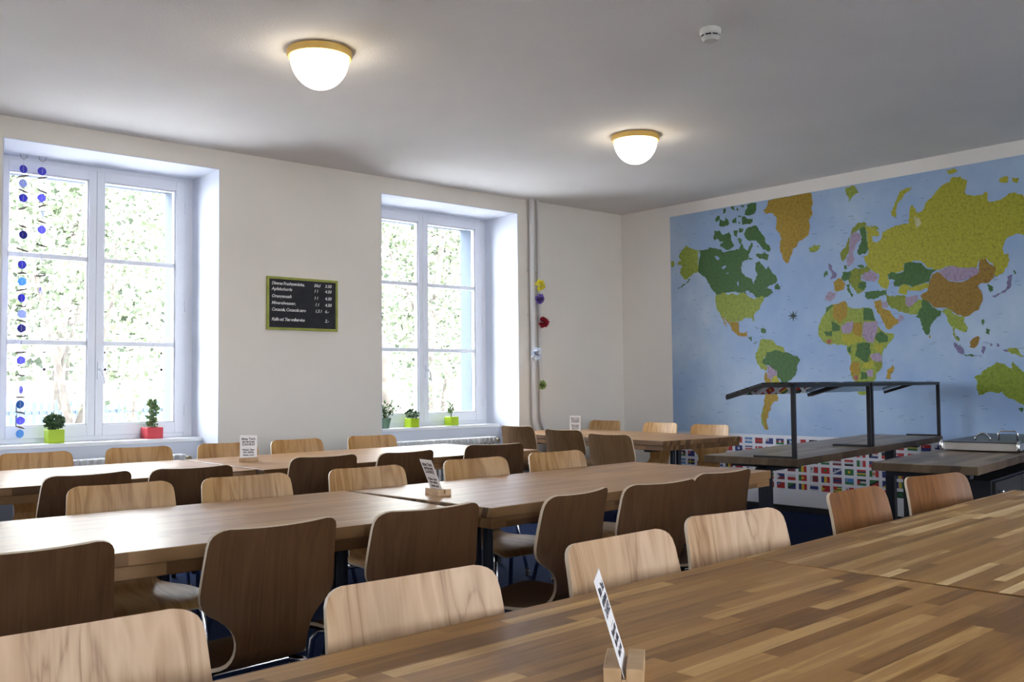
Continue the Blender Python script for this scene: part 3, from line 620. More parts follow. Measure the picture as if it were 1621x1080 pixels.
# ------------------------------------------------------------------ tables
def table(xc,yc,L,W,deg,label,m,group='dining tables',legs_in=(.30,.30),foot=.20):
    t=thing('dining_table',label,'table',(xc,yc,0),radians(deg),group); zt=.75
    b=MB(); b.box(-L/2,L/2,-W/2,W/2,zt-.040,zt); b.m=[0,0,1,1,1,1]; b.build('tabletop',[m,M_edge_shaded],t,bevel=.003)
    b=MB(); i=.006; z0=zt-.078
    b.box(-L/2+i,L/2-i,-W/2+i,-W/2+.07,z0,zt-.0405); b.box(-L/2+i,L/2-i,W/2-.07,W/2-i,z0,zt-.0405)
    b.box(-L/2+i,-L/2+.07,-W/2+.07,W/2-.07,z0,zt-.0405); b.box(L/2-.07,L/2-i,-W/2+.07,W/2-.07,z0,zt-.0405)
    b.build('edge_batten',M_edge_shaded,t,bevel=.002)
    for sx in (-1,1):
        x=sx*(L/2-legs_in[(sx+1)//2]); b=MB()
        b.tube([(x,-.035,.02),(x,-.035,zt-.1)],.022,14); b.tube([(x,.035,.02),(x,.035,zt-.1)],.022,14)
        b.box(x-.03,x+.03,-foot,foot,0,.028); b.box(x-.025,x+.025,-W/2+.12,W/2-.12,zt-.105,zt-.0415)
        b.build('leg',M_dsteel,t,smooth=True,auto=40)
    b=MB(); b.box(-L/2+legs_in[0]+.026,L/2-legs_in[1]-.026,-.02,.02,zt-.095,zt-.055); b.build('cross_beam',M_dsteel,t)
    return t
table(1.082,.992,2.03,.90,2.2,'nearest dining table in the bottom left, oiled oak top with the table sign',M_top_near)
table(3.128,1.102,2.045,.88,3.7,'nearest dining table at the right edge, oak top with pale light staves',M_top_near2,legs_in=(.42,.24))
table(1.18,3.145,1.97,.93,-.8,'left half of the middle table row, oak top shining with window light',M_top_mid)
table(3.195,3.19,1.955,.885,3.4,'right half of the middle table row, oak top ending beside the counter',M_top_mid,legs_in=(.36,.26),foot=.065)
table(1.375,5.345,1.99,1.03,.8,'left half of the window side table row, pale shiny oak top',M_top_mid)
table(3.43,5.355,2.07,1.06,1.0,'right half of the window side table row, oak top ending before the radiator',M_top_mid)
table(6.29,5.83,2.08,.93,86.5,'far corner dining table standing crosswise before the map wall',M_top_mid)
# table orientation of the crosswise one: its long side runs towards the window wall

# ------------------------------------------------------------------ chairs
# profile of the one-piece shell: y, z, half width, sideways curl
PR=[(-.262,.828,.150,.030),(-.2615,.826,.166,.030),(-.2605,.820,.179,.030),(-.2585,.811,.189,.031),(-.2555,.798,.1955,.032),(-.251,.778,.1985,.033),
    (-.245,.745,.2005,.034),(-.239,.71,.203,.034),(-.233,.675,.2055,.033),(-.2295,.655,.2065,.032),(-.227,.638,.2055,.030),(-.2250,.624,.201,.028),(-.2235,.611,.191,.025),(-.2222,.599,.175,.021),(-.2210,.588,.157,.017),
    (-.2197,.576,.141,.013),(-.218,.562,.128,.010),(-.216,.545,.118,.008),(-.2135,.527,.113,.007),(-.210,.509,.111,.007),(-.204,.491,.112,.007),(-.195,.475,.115,.007),(-.182,.460,.121,.008),(-.165,.449,.131,.010),
    (-.145,.442,.150,.011),(-.12,.438,.162,.012),(-.09,.436,.175,.013),(-.05,.436,.187,.013),(.0,.437,.194,.013),(.05,.439,.198,.012),(.10,.440,.200,.010),(.14,.438,.199,.008),
    (.165,.434,.195,.006),(.182,.428,.187,.005),(.194,.420,.174,.004),(.200,.412,.155,.003)]
SPLIT=20
def shell_part(i0,i1,cap0,cap1):
    nx=17; th=.011; b=MB(); up=[]; lo=[]
    for i in range(i0,i1+1):
        y,z,w,c=PR[i]; a=PR[max(i-1,0)]; d=PR[min(i+1,len(PR)-1)]
        ty,tz=d[0]-a[0],d[1]-a[1]; L=sqrt(ty*ty+tz*tz); ny,nz=-tz/L,ty/L   # towards the sitter
        ru=[]; rl=[]
        for k in range(nx):
            s=-1+2*k/(nx-1); x=w*s; q=c*(x/.2)**2 if True else 0
            p=Vector((x,y+ny*q,z+nz*q)); ru.append(p+Vector((0,ny,nz))*th/2); rl.append(p-Vector((0,ny,nz))*th/2)
        up.append(ru); lo.append(rl)
    n=len(up); vs=[p for r in up for p in r]+[p for r in lo for p in r]; N=n*nx
    f0=[];f1=[];f2=[]
    for i in range(n-1):
        for k in range(nx-1):
            a=i*nx+k; f0.append((a,a+1,a+nx+1,a+nx)); f1.append((N+a,N+a+nx,N+a+nx+1,N+a+1))
        for k in (0,nx-1):
            a=i*nx+k; f2.append((a,a+nx,N+a+nx,N+a))
    for i in ([0] if cap0 else [])+([n-1] if cap1 else []):
        for k in range(nx-1):
            a=i*nx+k; f2.append((a,a+1,N+a+1,N+a))
    b.add(vs,f0,0); b2=len(b.f)
    b.f+=f1+f2; b.m+=[1]*len(f1)+[2]*len(f2)
    return b
def legs_set():
    out=[]
    for sx in (-1,1):
        out.append([(sx*.135,.10,.421),(sx*.165,.145,.415),(sx*.178,.162,.39),(sx*.205,.205,.02)])
    for sx in (-1,1):
        out.append([(sx*.12,-.10,.421),(sx*.15,-.135,.415),(sx*.163,-.15,.39),(sx*.215,-.235,.02)])
    return out
def make_chair(label,front,back,group):
    t=thing('dining_chair',label,'chair',(0,0,0),0,group)
    for nm,i0,i1,c0,c1 in (('backrest',0,SPLIT,True,False),('seat',SPLIT,len(PR)-1,False,True)):
        o=shell_part(i0,i1,c0,c1).build(nm,[front,back,V_edge],t,smooth=True,auto=50)
    for pts in legs_set():
        b=MB(); b.tube(pts,.0105,12); l=b.build('leg',M_chrome,t,smooth=True)
        b=MB(); p=pts[-1]; b.lathe([(0,0),(.014,0),(.015,.03),(.0,.032)],c=(p[0],p[1]+.0,.0),n=10); b.build('leg_cap',M_rubber,l,smooth=True,auto=40)
    b=MB()
    b.tube([(-.135,.10,.421),(.135,.10,.421)],.0105,10); b.tube([(-.12,-.10,.421),(.12,-.10,.421)],.0105,10)
    b.tube([(-.06,.10,.421),(-.06,-.10,.421)],.008,8); b.tube([(.06,.10,.421),(.06,-.10,.421)],.008,8)
    b.build('seat_frame',M_chrome,t,smooth=True,auto=40)
    for y in (-.10,.10):
        b=MB(); b.box(-.09,.09,y-.018,y+.018,.428,.4335); b.build('seat_pad',M_rubber,t)
    return t
TY=.235
def place(px,py,deg):
    a=radians(deg); return (px-sin(a)*-0-(-sin(a))*0+(-sin(a))*TY, py+cos(a)*TY, 0), a
# back-top position, turn, veneer (front, back), label
G1='chairs along the far side of the nearest tables'; G2='chairs along the near side of the middle tables'; G3='chairs along the far side of the middle tables'
G4='chairs along the near side of the window tables'; G5='chairs along the far side of the window tables'; G6='chairs round the crosswise corner table'
CH=[
 (.475,1.575,180,'L','pale beech chair cut off by the bottom left corner, facing the camera',G1),
 (1.078,1.530,178.5,'L','pale beech chair with broad dark stripes, behind the nearest table sign to its left',G1),
 (1.712,1.575,183,'L','pale beech chair seen directly behind the tip of the nearest table sign',G1),
 (2.261,1.640,173,'L','pale beech chair with arched grain, left of the orange brown chairs',G1),
 (3.02,1.690,182,'O','orange brown chair standing in front of the flag rows',G1),
 (3.703,1.735,171.5,'O','orange brown chair at the far right, below the steel food warmer',G1),
 (.62,2.42,0,'B','dark brown chair back cut by the left picture edge, at the middle table',G2),
 (1.232,2.383,4.5,'B','large dark brown chair back in the lower left, second along the middle table',G2),
 (1.731,2.366,0,'B','dark brown chair back below the table sign of the middle row',G2),
 (2.337,2.332,12,'B','dark brown chair turned sideways with its round seat edge showing',G2),
 (2.785,2.34,-2,'B','dark brown chair back just right of the sideways turned chair',G2),
 (3.30,2.434,1,'B','dark brown chair back at the counter end of the middle row',G2),
 (1.292,3.775,176.5,'M','striped honey beech chair facing camera, leftmost behind the middle table',G3),
 (1.790,3.740,180,'M','honey beech chair with a bright sunny spot, behind the middle table',G3),
 (2.362,3.715,178,'M','honey beech chair left of the middle row table sign',G3),
 (3.019,3.745,177.5,'M','honey beech chair right of the middle row table sign',G3),
 (3.619,3.785,176.5,'M','honey beech chair at the right end behind the middle table, before the corner chairs',G3),
 (.80,4.40,4,'B','dark chair mostly outside the left edge, at the window side table',G4),
 (1.356,4.357,8.5,'B','dark chair back turned slightly, leftmost fully seen at the window side tables',G4),
 (1.815,4.344,-1.5,'B','dark chair back beside the seam, second from left at the window side tables',G4),
 (2.605,4.504,-2.5,'B','dark chair back standing before the right half of the window tables, left one',G4),
 (3.097,4.446,3.5,'B','dark chair back partly hidden by the middle row table sign',G4),
 (3.846,4.568,-17.5,'B','dark chair back turned at the radiator end of the window tables',G4),
 (1.572,6.02,175.5,'T','tan chair by the left window under the lime green pot',G5),
 (2.175,6.04,171,'T','tan chair by the left window under the red pot',G5),
 (2.749,6.02,171,'T','tan chair behind the sign of the window side table',G5),
 (3.266,6.04,178.5,'T','tan chair below the chalkboard',G5),
 (3.891,6.05,174,'T','tan chair at the right end of the window tables, near the right window',G5),
 (5.655,6.413,-84.5,'C','brown chair back at the corner table, nearest the right window',G6),
 (5.419,5.58,-84.5,'C','brown chair back at the corner table, just left of its sign',G6),
 (5.145,4.815,-84,'C','brown chair back at the corner table, closest to the camera',G6),
 (7.008,6.6,93.5,'T','pale chair across the corner table, right beside the sign',G6),
 (6.93,5.818,91.5,'T','pale chair across the corner table, just left of the map edge',G6),
 (6.86,5.196,92.5,'T','pale chair across the corner table, in front of the map',G6),
]
VEN={'L':(V_light,V_mid),'O':(V_orange,V_brown),'B':(V_brown,V_brown),'M':(V_mid,V_brown),'T':(V_tan,V_brown),'C':(V_brown2,V_brown2)}
protos={}
def loc_of(px,py,a): return (px-sin(a)*TY, py+cos(a)*TY, 0)
for px,py,deg,k,label,grp in CH:
    a=radians(deg); L=loc_of(px,py,a)
    if k not in protos:
        t=make_chair(label,VEN[k][0],VEN[k][1],grp); t.location=L; t.rotation_euler=(0,0,a); protos[k]=t
    else: dup(protos[k],L,a,label,grp)

# ------------------------------------------------------------------ table signs
def sign(x,y,sd,up_tilt,label,group='clear the table signs',card_w=.10,card_h=.15,text=True,flip=1,text_dir=None):
    """sd: direction of the slot (text runs along it); up_tilt: how far the card top leans along the card normal"""
    t=thing('table_sign',label,'table sign',(x,y,.75),0,group)
    d=Vector((sd[0],sd[1],0)).normalized(); nrm=Vector((d.y,-d.x,0))      # side from which the text is read
    M3=Matrix((( d.x,nrm.x,0,0),(d.y,nrm.y,0,0),(0,0,1,0),(0,0,0,1)))
    b=MB(); wl,wn=.056,.030
    b.box(-wl,wl,.004,wn,0,.026,M=M3); b.box(-wl,wl,-wn,-.003,0,.026,M=M3); b.box(-wl,wl,-.003,.004,0,.010,M=M3)
    b.build('wooden_block',noisy('sign_block_wood',(.42,.27,.14),(.56,.38,.22),18,.5),t,bevel=.0012)
    up=(Vector((0,0,1))+nrm*up_tilt).normalized(); n2=d.cross(up)
    o=Vector((0,0,.009))+nrm*.0005
    b=MB(); hw=card_w/2; T=.0012
    vs=[o+d*sx*hw+up*z+n2*(T*q) for q in (0,1) for z in (0,card_h) for sx in (-1,1)]
    b.add(vs,[(0,1,3,2),(4,6,7,5),(0,4,5,1),(2,3,7,6),(0,2,6,4),(1,5,7,3)])
    cd=b.build('card',M_white,t)
    off=n2 if n2.dot(nrm)>0 else -n2
    base=o+(n2*T if n2.dot(nrm)>0 else Vector((0,0,0)))
    def F(z): return frame4(base+off*.0002+up*z,d,up)
    for s,z,sz in (('Bitte Tisch',.112,.0185),('abräumen',.096,.0185),('DANKE!',.078,.0205),('Please clear',.048,.0150),('the table,',.033,.0170),('thank you!',.017,.0150)):
        text_mesh(s,sz,'printed_text',M_ink,cd,F(z+.01),'CENTER',extr=.00012,bold=.0006)
    b=MB(); b.add([F(.072)@Vector((-.02,0,.0003)),F(.072)@Vector((.02,0,.0003)),F(.0728)@Vector((.02,0,.0003)),F(.0728)@Vector((-.02,0,.0003))],[(0,1,2,3)])
    b.build('divider_line',M_ink,cd)
    return t
sign(1.11,1.012,(.77,.64),-.30,'white clear-the-table sign leaning in a wooden block on the nearest table')
sign(2.362,3.172,(-.10,-.99),-.0,'white clear-the-table sign leaning in its block on the middle table row') if False else sign(2.362,3.172,(-.13,-.99),.42,'white clear-the-table sign leaning in its block on the middle table row')
sign(2.60,5.40,(.90,-.43),-.10,'white upright sign on the window side table, in front of a tan chair')
sign(6.20,6.22,(.71,-.71),-.10,'white sign on the far corner table near the heating pipes')

# ------------------------------------------------------------------ buffet counters
def counter(N,deg,L,W,label,m,z=.75,th=.045,legs=(),rough_edge=True):
    t=thing('buffet_counter',label,'counter',(N[0],N[1],0),radians(deg),None)
    r=random.Random(3); b=MB(); n=28
    # slightly irregular waney board: outline then extrude
    pts=[(i*L/n,-.004+r.uniform(-.004,.004)) for i in range(n+1)]+[(L,W*k/6) for k in range(1,6)]+[(L-i*L/n,W+r.uniform(-.004,.004)) for i in range(n+1)]+[(r.uniform(-.006,.006),W-W*k/8) for k in range(1,8)]
    N_=len(pts); b.add([(x,y,z-th) for x,y in pts]+[(x,y,z) for x,y in pts],[tuple(range(N_))[::-1],tuple(range(N_,2*N_))]+[(i,(i+1)%N_,N_+(i+1)%N_,N_+i) for i in range(N_)])
    b.m=[1,0]+[1]*N_; b.build('wooden_top',[m,M_cedge],t,bevel=.003)
    for x,y in legs:
        b=MB(); b.box(x-.034,x+.034,y-.034,y+.034,.02,z-th-.03); b.box(x-.05,x+.05,y-.30,y+.30,0,.02); b.box(x-.03,x+.03,y-.22,y+.22,z-th-.03,z-th-.0005)
        b.build('leg',M_dsteel,t,bevel=.003)
    b=MB(); b.box(.12,L-.12,W/2-.02,W/2+.02,z-th-.06,z-th-.031); b.build('cross_beam',M_black,t)
    return t
A1=radians(8.8); u1=Vector((cos(A1),sin(A1))); n1=Vector((-sin(A1),cos(A1))); N1=Vector((4.915,3.112))
counter(N1,8.8,2.855,.60,'long dark oak buffet counter jutting out from the map wall with two glass guards',M_top_counter,legs=((.22,.30),(2.5,.30)))
N2=Vector((5.075,2.155))
counter(N2,8.8,2.55,.54,'shorter dark oak counter nearer the camera carrying the steel food warmer',M_top_counter,legs=((.10,.27),))
# sneeze guards
def guard(o,L,label,first):
    t=thing('sneeze_guard',label,'glass food guard',(o.x,o.y,.75),A1,'glass guards on the buffet counter'); h_=.440
    for x in (0,L):
        b=MB(); s=.011
        b.box(x-s,x+s,-.012,.012,.0,h_); b.box(x-s,x+s,-.012,.255,.0,.012)
        b.box(x-s,x+s,-.012,.19,h_-.022,h_)
        p0=Vector((x,.185,h_-.012)); p1=Vector((x,.43,h_-.085))
        d=(p1-p0).normalized(); q=Vector((0,-d.z,d.y))*.011
        vs=[p+q*a+Vector((b_*s,0,0)) for p in (p0,p1) for a in (-1,1) for b_ in (-1,1)]
        b.add(vs,[(0,1,3,2),(4,6,7,5),(0,4,5,1),(2,3,7,6),(0,2,6,4),(1,5,7,3)])
        b.build('end_frame',M_black,t)
    b=MB(); b.box(.011,L-.011,-.012,.012,h_-.024,h_); b.build('top_rail',M_black,t)
    b=MB(); b.box(.0,L,.013,.19,h_+.0005,h_+.0065)
    p0=Vector((0,.19,h_+.002)); p1=Vector((0,.435,h_-.071)); z=Vector((0,0,.006))
    b.add([p0,p1,p1+z,p0+z,p0+Vector((L,0,0)),p1+Vector((L,0,0)),p1+z+Vector((L,0,0)),p0+z+Vector((L,0,0))],[(0,1,2,3),(4,7,6,5),(0,4,5,1),(3,2,6,7),(1,5,6,2),(0,3,7,4)])
    b.build('glass_shelf',M_gglass,t)
    return t
def gglass():
    m=bpy.data.materials.new('guard_glass'); m.use_nodes=True; t=m.node_tree; t.nodes.clear()
    o=t.nodes.new('ShaderNodeOutputMaterial'); mx=t.nodes.new('ShaderNodeMixShader')
    tr=t.nodes.new('ShaderNodeBsdfTransparent'); tr.inputs[0].default_value=(.95,.97,.97,1)
    g=t.nodes.new('ShaderNodeBsdfGlossy'); g.inputs['Roughness'].default_value=.02
    fr=t.nodes.new('ShaderNodeFresnel'); fr.inputs[0].default_value=1.5
    t.links.new(fr.outputs[0],mx.inputs[0]); t.links.new(tr.outputs[0],mx.inputs[1]); t.links.new(g.outputs[0],mx.inputs[2])
    t.links.new(mx.outputs[0],o.inputs[0]); return m
M_gglass=gglass()
g0=N1+u1*.015+n1*.018; guard(g0,1.235,'black framed glass food guard on the counter end nearer the tables',True)
g1=g0+u1*1.285; guard(g1,1.53,'black framed glass food guard on the counter end against the map wall',False)

# steel food warmer on the second counter
fw=thing('food_warmer','stainless steel food warmer tray with two loop handles on the shorter counter','food warmer',(N2.x+u1.x*1.13+n1.x*.03,N2.y+u1.y*1.13+n1.y*.03,.75),A1)
b=MB(); b.box(0,.012,.02,.45,.008,.055); b.box(1.1,1.112,.02,.45,.008,.055); b.box(.012,1.1,.02,.032,.008,.055); b.box(.012,1.1,.438,.45,.008,.055); b.box(.012,1.1,.032,.438,.008,.014)
b.build('tray_body',M_steel,fw,bevel=.003)
for y in (.012,.458):
    b=MB(); b.tube([(-.012,y,.011),(-.016,y,.02),(-.016,y,.045),(-.012,y,.062),(0,y,.066),(.012,y,.062)],.010,10); b.build('corner_post',M_chrome,fw,smooth=True)
b=MB(); b.box(.008,1.104,.014,.456,.056,.062); b.build('lid',noisy('dark_tray_lid',(.10,.105,.12),(.14,.145,.16),4,.35,metal=.6),fw,bevel=.002)
for x,y,w,hh,sq in ((.20,.19,.045,.045,False),(.24,.04,.055,.060,True)):
    b=MB(); y0=y+.03; z0=.062
    if sq: pts=[(x,y0,z0),(x,y0,z0+hh-.012),(x,y0+.010,z0+hh),(x,y0+2*w-.010,z0+hh),(x,y0+2*w,z0+hh-.012),(x,y0+2*w,z0)]
    else: pts=[(x,y0+w-w*cos(a*pi/10),z0+hh*sin(a*pi/10)) for a in range(11)]
    b.tube(pts,.0055,10); b.build('handle',M_chrome,fw,smooth=True)
# dark cabinet under second counter
dc=thing('base_cabinet','black base cabinet with a small chrome knob under the shorter counter','cabinet',(N2.x+u1.x*.45+n1.x*.02,N2.y+u1.y*.45+n1.y*.02,0),A1)
b=MB(); b.box(0,1.9,.02,.50,.06,.640); b.box(.03,1.87,.05,.47,0,.06); b.build('body',M_black,dc,bevel=.004)
for k in range(3):
    x=.01+k*.63
    b=MB(); b.box(x,x+.615,0,.0195,.07,.63); dr=b.build('door',mat('cabinet_front_black',(.014,.014,.016),.35),dc,bevel=.003)
    b=MB(); b.lathe([(0,0),(.008,0),(.008,.012),(.014,.020),(.010,.028),(0,.030)],n=12,M=Matrix.Rotation(pi/2,4,'X'),c=(x+.06,-.0005,.575)); b.build('knob',M_chrome,dr,smooth=True)

# ------------------------------------------------------------------ plants
def leaf_ball(b,c,rx,rz,n,size,rr,mi=(0,1),stem=None,zmin=None):
    for k in range(n):
        th=rr.uniform(0,2*pi); ph=math.acos(rr.uniform(-1,1)); q=rr.uniform(.55,1)**.5
        p=Vector((c[0]+rx*q*sin(ph)*cos(th),c[1]+rx*q*sin(ph)*sin(th),c[2]+rz*q*cos(ph)))
        if zmin and p.z<zmin: p.z=zmin+rr.uniform(0,.02)
        d=Vector((rr.uniform(-1,1),rr.uniform(-1,1),rr.uniform(-.3,1))).normalized(); s=d.cross(Vector((rr.uniform(-1,1),rr.uniform(-1,1),rr.uniform(-1,1)))).normalized()
        L=size*rr.uniform(.6,1.2); w=L*.38
        b.add([p,p+d*L*.5+s*w,p+d*L,p+d*L*.5-s*w],[(0,1,2,3)],rr.choice(mi))
ML1=mat('leaf_dark',(.035,.085,.03),.55); ML2=mat('leaf_mid',(.09,.17,.06),.55); ML3=mat('leaf_pale',(.22,.32,.14),.6)
M_soil=noisy('potting_soil',(.03,.02,.012),(.06,.04,.025),60,.95)
M_lime=noisy('lime_pot_glaze',srgb(164,196,30),srgb(178,206,44),5,.4); M_red=noisy('red_pot_glaze',srgb(196,62,72),srgb(206,76,84),5,.4); M_gpot=noisy('grey_green_pot_glaze',srgb(92,122,100),srgb(108,138,114),9,.5)
def square_pot(t,w,hh,m):
    b=MB(); i=w-.006
    b.box(-w,w,-w,w,0,.008)
    b.box(-w,w,-w,-i,.008,hh); b.box(-w,w,i,w,.008,hh); b.box(-w,-i,-i,i,.008,hh); b.box(i,w,-i,i,.008,hh); b.build('pot',m,t,bevel=.003)
    b=MB(); b.box(-i,i,-i,i,.009,hh-.012); b.build('soil',M_soil,t)
def potted(x,y,rz,label,kind,w,hh,m,seed):
    t=thing('potted_plant',label,'potted plant',(x,y,ZS),rz,None); rr=random.Random(seed)
    if kind!='round': square_pot(t,w,hh,m)
    else:
        b=MB(); b.lathe([(0,0),(w*.72,0),(w,hh-.02),(w*1.06,hh-.02),(w*1.08,hh),(w*.98,hh),(w*.9,hh-.02),(0,hh-.02)],n=24); b.build('pot',m,t,smooth=True,auto=40)
        b=MB(); b.lathe([(0,hh-.012),(w*.92,hh-.012)],n=20); b.build('soil',M_soil,t)
    lf=MB(); st=MB()
    if kind=='bush':
        for k in range(14):
            a=rr.uniform(0,6.28); r=rr.uniform(.02,.055); st.tube([(0,0,hh-.02),(r*.5*cos(a),r*.5*sin(a),hh+.03),(r*cos(a),r*sin(a),hh+.06)],.0018,5)
        leaf_ball(lf,(0,0,hh+.05),.068,.055,620,.026,rr,(0,0,1),zmin=hh)
    elif kind=='tall':
        for k in range(7):
            a=rr.uniform(0,6.28); r=rr.uniform(.01,.035); top=rr.uniform(.14,.215); pts=[(r*.4*cos(a),r*.4*sin(a),hh-.02),(r*cos(a),r*sin(a),hh+top*.5),(r*1.1*cos(a+.4),r*1.1*sin(a+.4),hh+top)]; st.tube(pts,.0022,5)
            for q in range(38):
                f=rr.uniform(.1,1); p=Vector(pts[1]).lerp(Vector(pts[2]),f) if f>.5 else Vector(pts[0]).lerp(Vector(pts[1]),f*2)
                leaf_ball(lf,p,.012,.012,1,.032,rr,(1,2))
    elif kind in ('round','sprig'):
        nst=13 if kind=='round' else 4
        for k in range(nst):
            a=rr.uniform(0,6.28); sp=rr.uniform(.05,.15) if kind=='round' else rr.uniform(.01,.045); top=rr.uniform(.07,.17) if kind=='round' else rr.uniform(.06,.13)
            pts=[(0,0,hh-.02),(sp*.45*cos(a),sp*.45*sin(a),hh+top*.55),(sp*cos(a),sp*sin(a),hh+top)]; st.tube(pts,[.003,.0025,.0012],5)
            for q in range(16 if kind=='round' else 22):
                f=rr.uniform(.35,1); p=Vector(pts[0]).lerp(Vector(pts[1]),f*2) if f<.5 else Vector(pts[1]).lerp(Vector(pts[2]),f*2-1)
                leaf_ball(lf,p,.016,.016,1,.030,rr,(0,1,2) if kind=='round' else (1,2))
    elif kind=='low':
        leaf_ball(lf,(0,0,hh+.035),.06,.045,190,.028,rr,(0,1),zmin=hh)
        for k in range(8):
            a=rr.uniform(0,6.28); st.tube([(0,0,hh-.02),(.03*cos(a),.03*sin(a),hh+.05)],.002,5)
        for k in range(3):
            a=rr.uniform(0,6.28); p=(.03*cos(a),.03*sin(a),hh+.12); st.tube([(0,0,hh),p],.0015,5); leaf_ball(lf,p,.012,.02,9,.022,rr,(1,2))
    st.build('stems',mat('plant_stem',(.10,.13,.05),.6),t,smooth=True); lf.build('foliage',[ML1,ML2,ML3],t)
    return t
potted(2.075,7.462,0,'small dense dark green plant in a lime green pot on the left window sill','bush',.055,.10,M_lime,1)
potted(2.80,7.50,.08,'taller leafy plant in a red pot on the left window sill','tall',.063,.088,M_red,2)
potted(4.945,7.455,0,'spreading plant in a round grey green pot on the right window sill','round',.052,.096,M_gpot,3)
potted(5.245,7.452,.1,'low leafy plant in a lime green cube pot, middle of the right window sill','low',.05,.086,M_lime,4)
potted(5.725,7.462,.1,'thin sprig plant in a lime green cube pot, right end of the right window sill','sprig',.05,.086,M_lime,5)

# ------------------------------------------------------------------ hanging mobiles
def shell_mat(n,c,rough=.35):
    m=bpy.data.materials.new(n); m.use_nodes=True; t=m.node_tree; t.nodes.clear()
    o=t.nodes.new('ShaderNodeOutputMaterial'); mx=t.nodes.new('ShaderNodeMixShader'); mx.inputs[0].default_value=.42
    d=t.nodes.new('ShaderNodeBsdfPrincipled'); d.inputs['Base Color'].default_value=(*c,1); d.inputs['Roughness'].default_value=rough
    r=t.nodes.new('ShaderNodeBsdfTranslucent'); r.inputs[0].default_value=(*c,1)
    t.links.new(d.outputs[0],mx.inputs[1]); t.links.new(r.outputs[0],mx.inputs[2]); t.links.new(mx.outputs[0],o.inputs[0]); return m
MS={'v':shell_mat('shell_violet',srgb(72,68,190),.35),'d':shell_mat('shell_deep_blue',srgb(44,40,140),.35),'l':shell_mat('shell_sky_blue',srgb(110,170,225),.35),'p':shell_mat('shell_pale',srgb(165,175,215),.35),'t':shell_mat('shell_teal',srgb(60,110,165),.35),'m':shell_mat('shell_lilac',srgb(120,115,215),.35)}
M_drift=noisy('driftwood',(.10,.085,.08),(.2,.17,.16),30,.8); M_string=mat('mobile_string',(.6,.6,.6),.7)
def mobile(x,y,label,items,ztop):
    t=thing('hanging_mobile',label,'hanging mobile',(x,y,0),0,'shell mobiles in the left window'); rr=random.Random(int(x*1000))
    b=MB(); b.tube([(.0,0,ztop),(0,0,items[-1][0])],.0012,5); b.build('string',M_string,t)
    b=MB(); b.tube([(.024*cos(a*pi/8),0,ztop+.02+.024*sin(a*pi/8)) for a in range(17)],.0018,5); b.build('hook_ring',M_drift,t,smooth=True)
    for k,z,ty,ang,col in [(i,)+q for i,q in enumerate(items)]:
        if ty=='disc':
            r=.030; M=Matrix.Translation((rr.uniform(-.003,.003),0,z))@Matrix.Rotation(radians(ang),4,'Z')@Matrix.Rotation(pi/2,4,'X')@Matrix.Rotation(rr.uniform(-.1,.1),4,'Y')
            b=MB(); b.lathe([(0,-.003),(r*.6,-.002),(r,.0008),(r,.002),(r*.6,.0005),(0,-.0005)],n=22,M=M); b.build('shell_disc',MS[col],t,smooth=True,auto=40)
        else:
            a=radians(ang); L=rr.uniform(.025,.042); c=Vector((0,0,z)); d=Vector((cos(a),.1,sin(a)))
            b=MB(); b.tube([c-d*L,c+Vector((0,0,rr.uniform(-.003,.003))),c+d*L],[.005,.0075,.004],7); b.build('driftwood_stick',M_drift,t,smooth=True)
    return t
def seq(L):
    out=[]
    for i,(z,col,ang) in enumerate(L):
        out.append((z,'disc',ang,col))
        if i<len(L)-1:
            z2=L[i+1][0]; out.append(((z+z2)/2,'stick',random.Random(i).uniform(-25,25),None))
    return out
mobile(1.853,7.50,'long blue shell and driftwood mobile hanging at the left edge of the left window',
 seq([(2.80,'v',20),(2.695,'p',10),(2.588,'v',5),(2.442,'t',65),(2.319,'d',10),(2.101,'v',5),(1.978,'l',0),(1.858,'v',20),(1.744,'p',5),(1.64,'d',0),(1.525,'t',75),(1.408,'m',0),(1.195,'m',50),(1.091,'t',10),(.974,'m',0),(.880,'l',20)]),2.88)
mobile(1.980,7.50,'shorter blue shell mobile hanging just right of the long one',
 seq([(2.802,'v',0),(2.705,'t',70),(2.603,'m',0),(2.484,'t',60),(2.369,'m',0),(2.14,'p',85),(1.917,'m',65)]),2.88)
SKY=7.0; SUN=7.0; EXPO=1.98
# ------------------------------------------------------------------ outside
M_bounce_ground=noisy('pale_bounce_ground',(.34,.34,.345),(.42,.42,.43),2.5,.9)  # unseen ground, made pale to bounce light up to the ceiling
b=MB(); b.box(-50,70,-60,90,-.45,-.35); gr=b.build('ground_outside',M_bounce_ground); struct(gr)
def leafm(n,c):
    m=mat(n,c,.6,spec=.2); return m
LM=[leafm('tree_leaf_a',(.08,.105,.06)),leafm('tree_leaf_b',(.15,.17,.11)),leafm('tree_leaf_c',(.04,.055,.035)),leafm('tree_leaf_d',(.25,.25,.20))]
M_bark=noisy('bark',(.035,.03,.026),(.07,.062,.052),9,.9)
def crown(rr,blobs,n,size,thick=True):
    b=MB()
    for (cx_,cy_,cz_,rx,rz) in blobs:
        k=int(n*rx*rx/1.0)
        for _ in range(k):
            th=rr.uniform(0,2*pi); ph=math.acos(rr.uniform(-1,1)); q=rr.uniform(.25,1)**.4
            p=Vector((cx_+rx*q*sin(ph)*cos(th),cy_+rx*q*sin(ph)*sin(th),cz_+rz*q*cos(ph)))
            d=Vector((rr.uniform(-1,1),rr.uniform(-1,1),rr.uniform(-1,.6))).normalized(); s=d.cross(Vector((rr.uniform(-1,1),rr.uniform(-1,1),rr.uniform(-1,1)))).normalized()
            L=size*rr.uniform(.6,1.3); w=L*.42
            b.add([p,p+d*L*.5+s*w,p+d*L,p+d*L*.5-s*w],[(0,1,2,3)],rr.choice((0,0,1,1,2,3)))
    return b
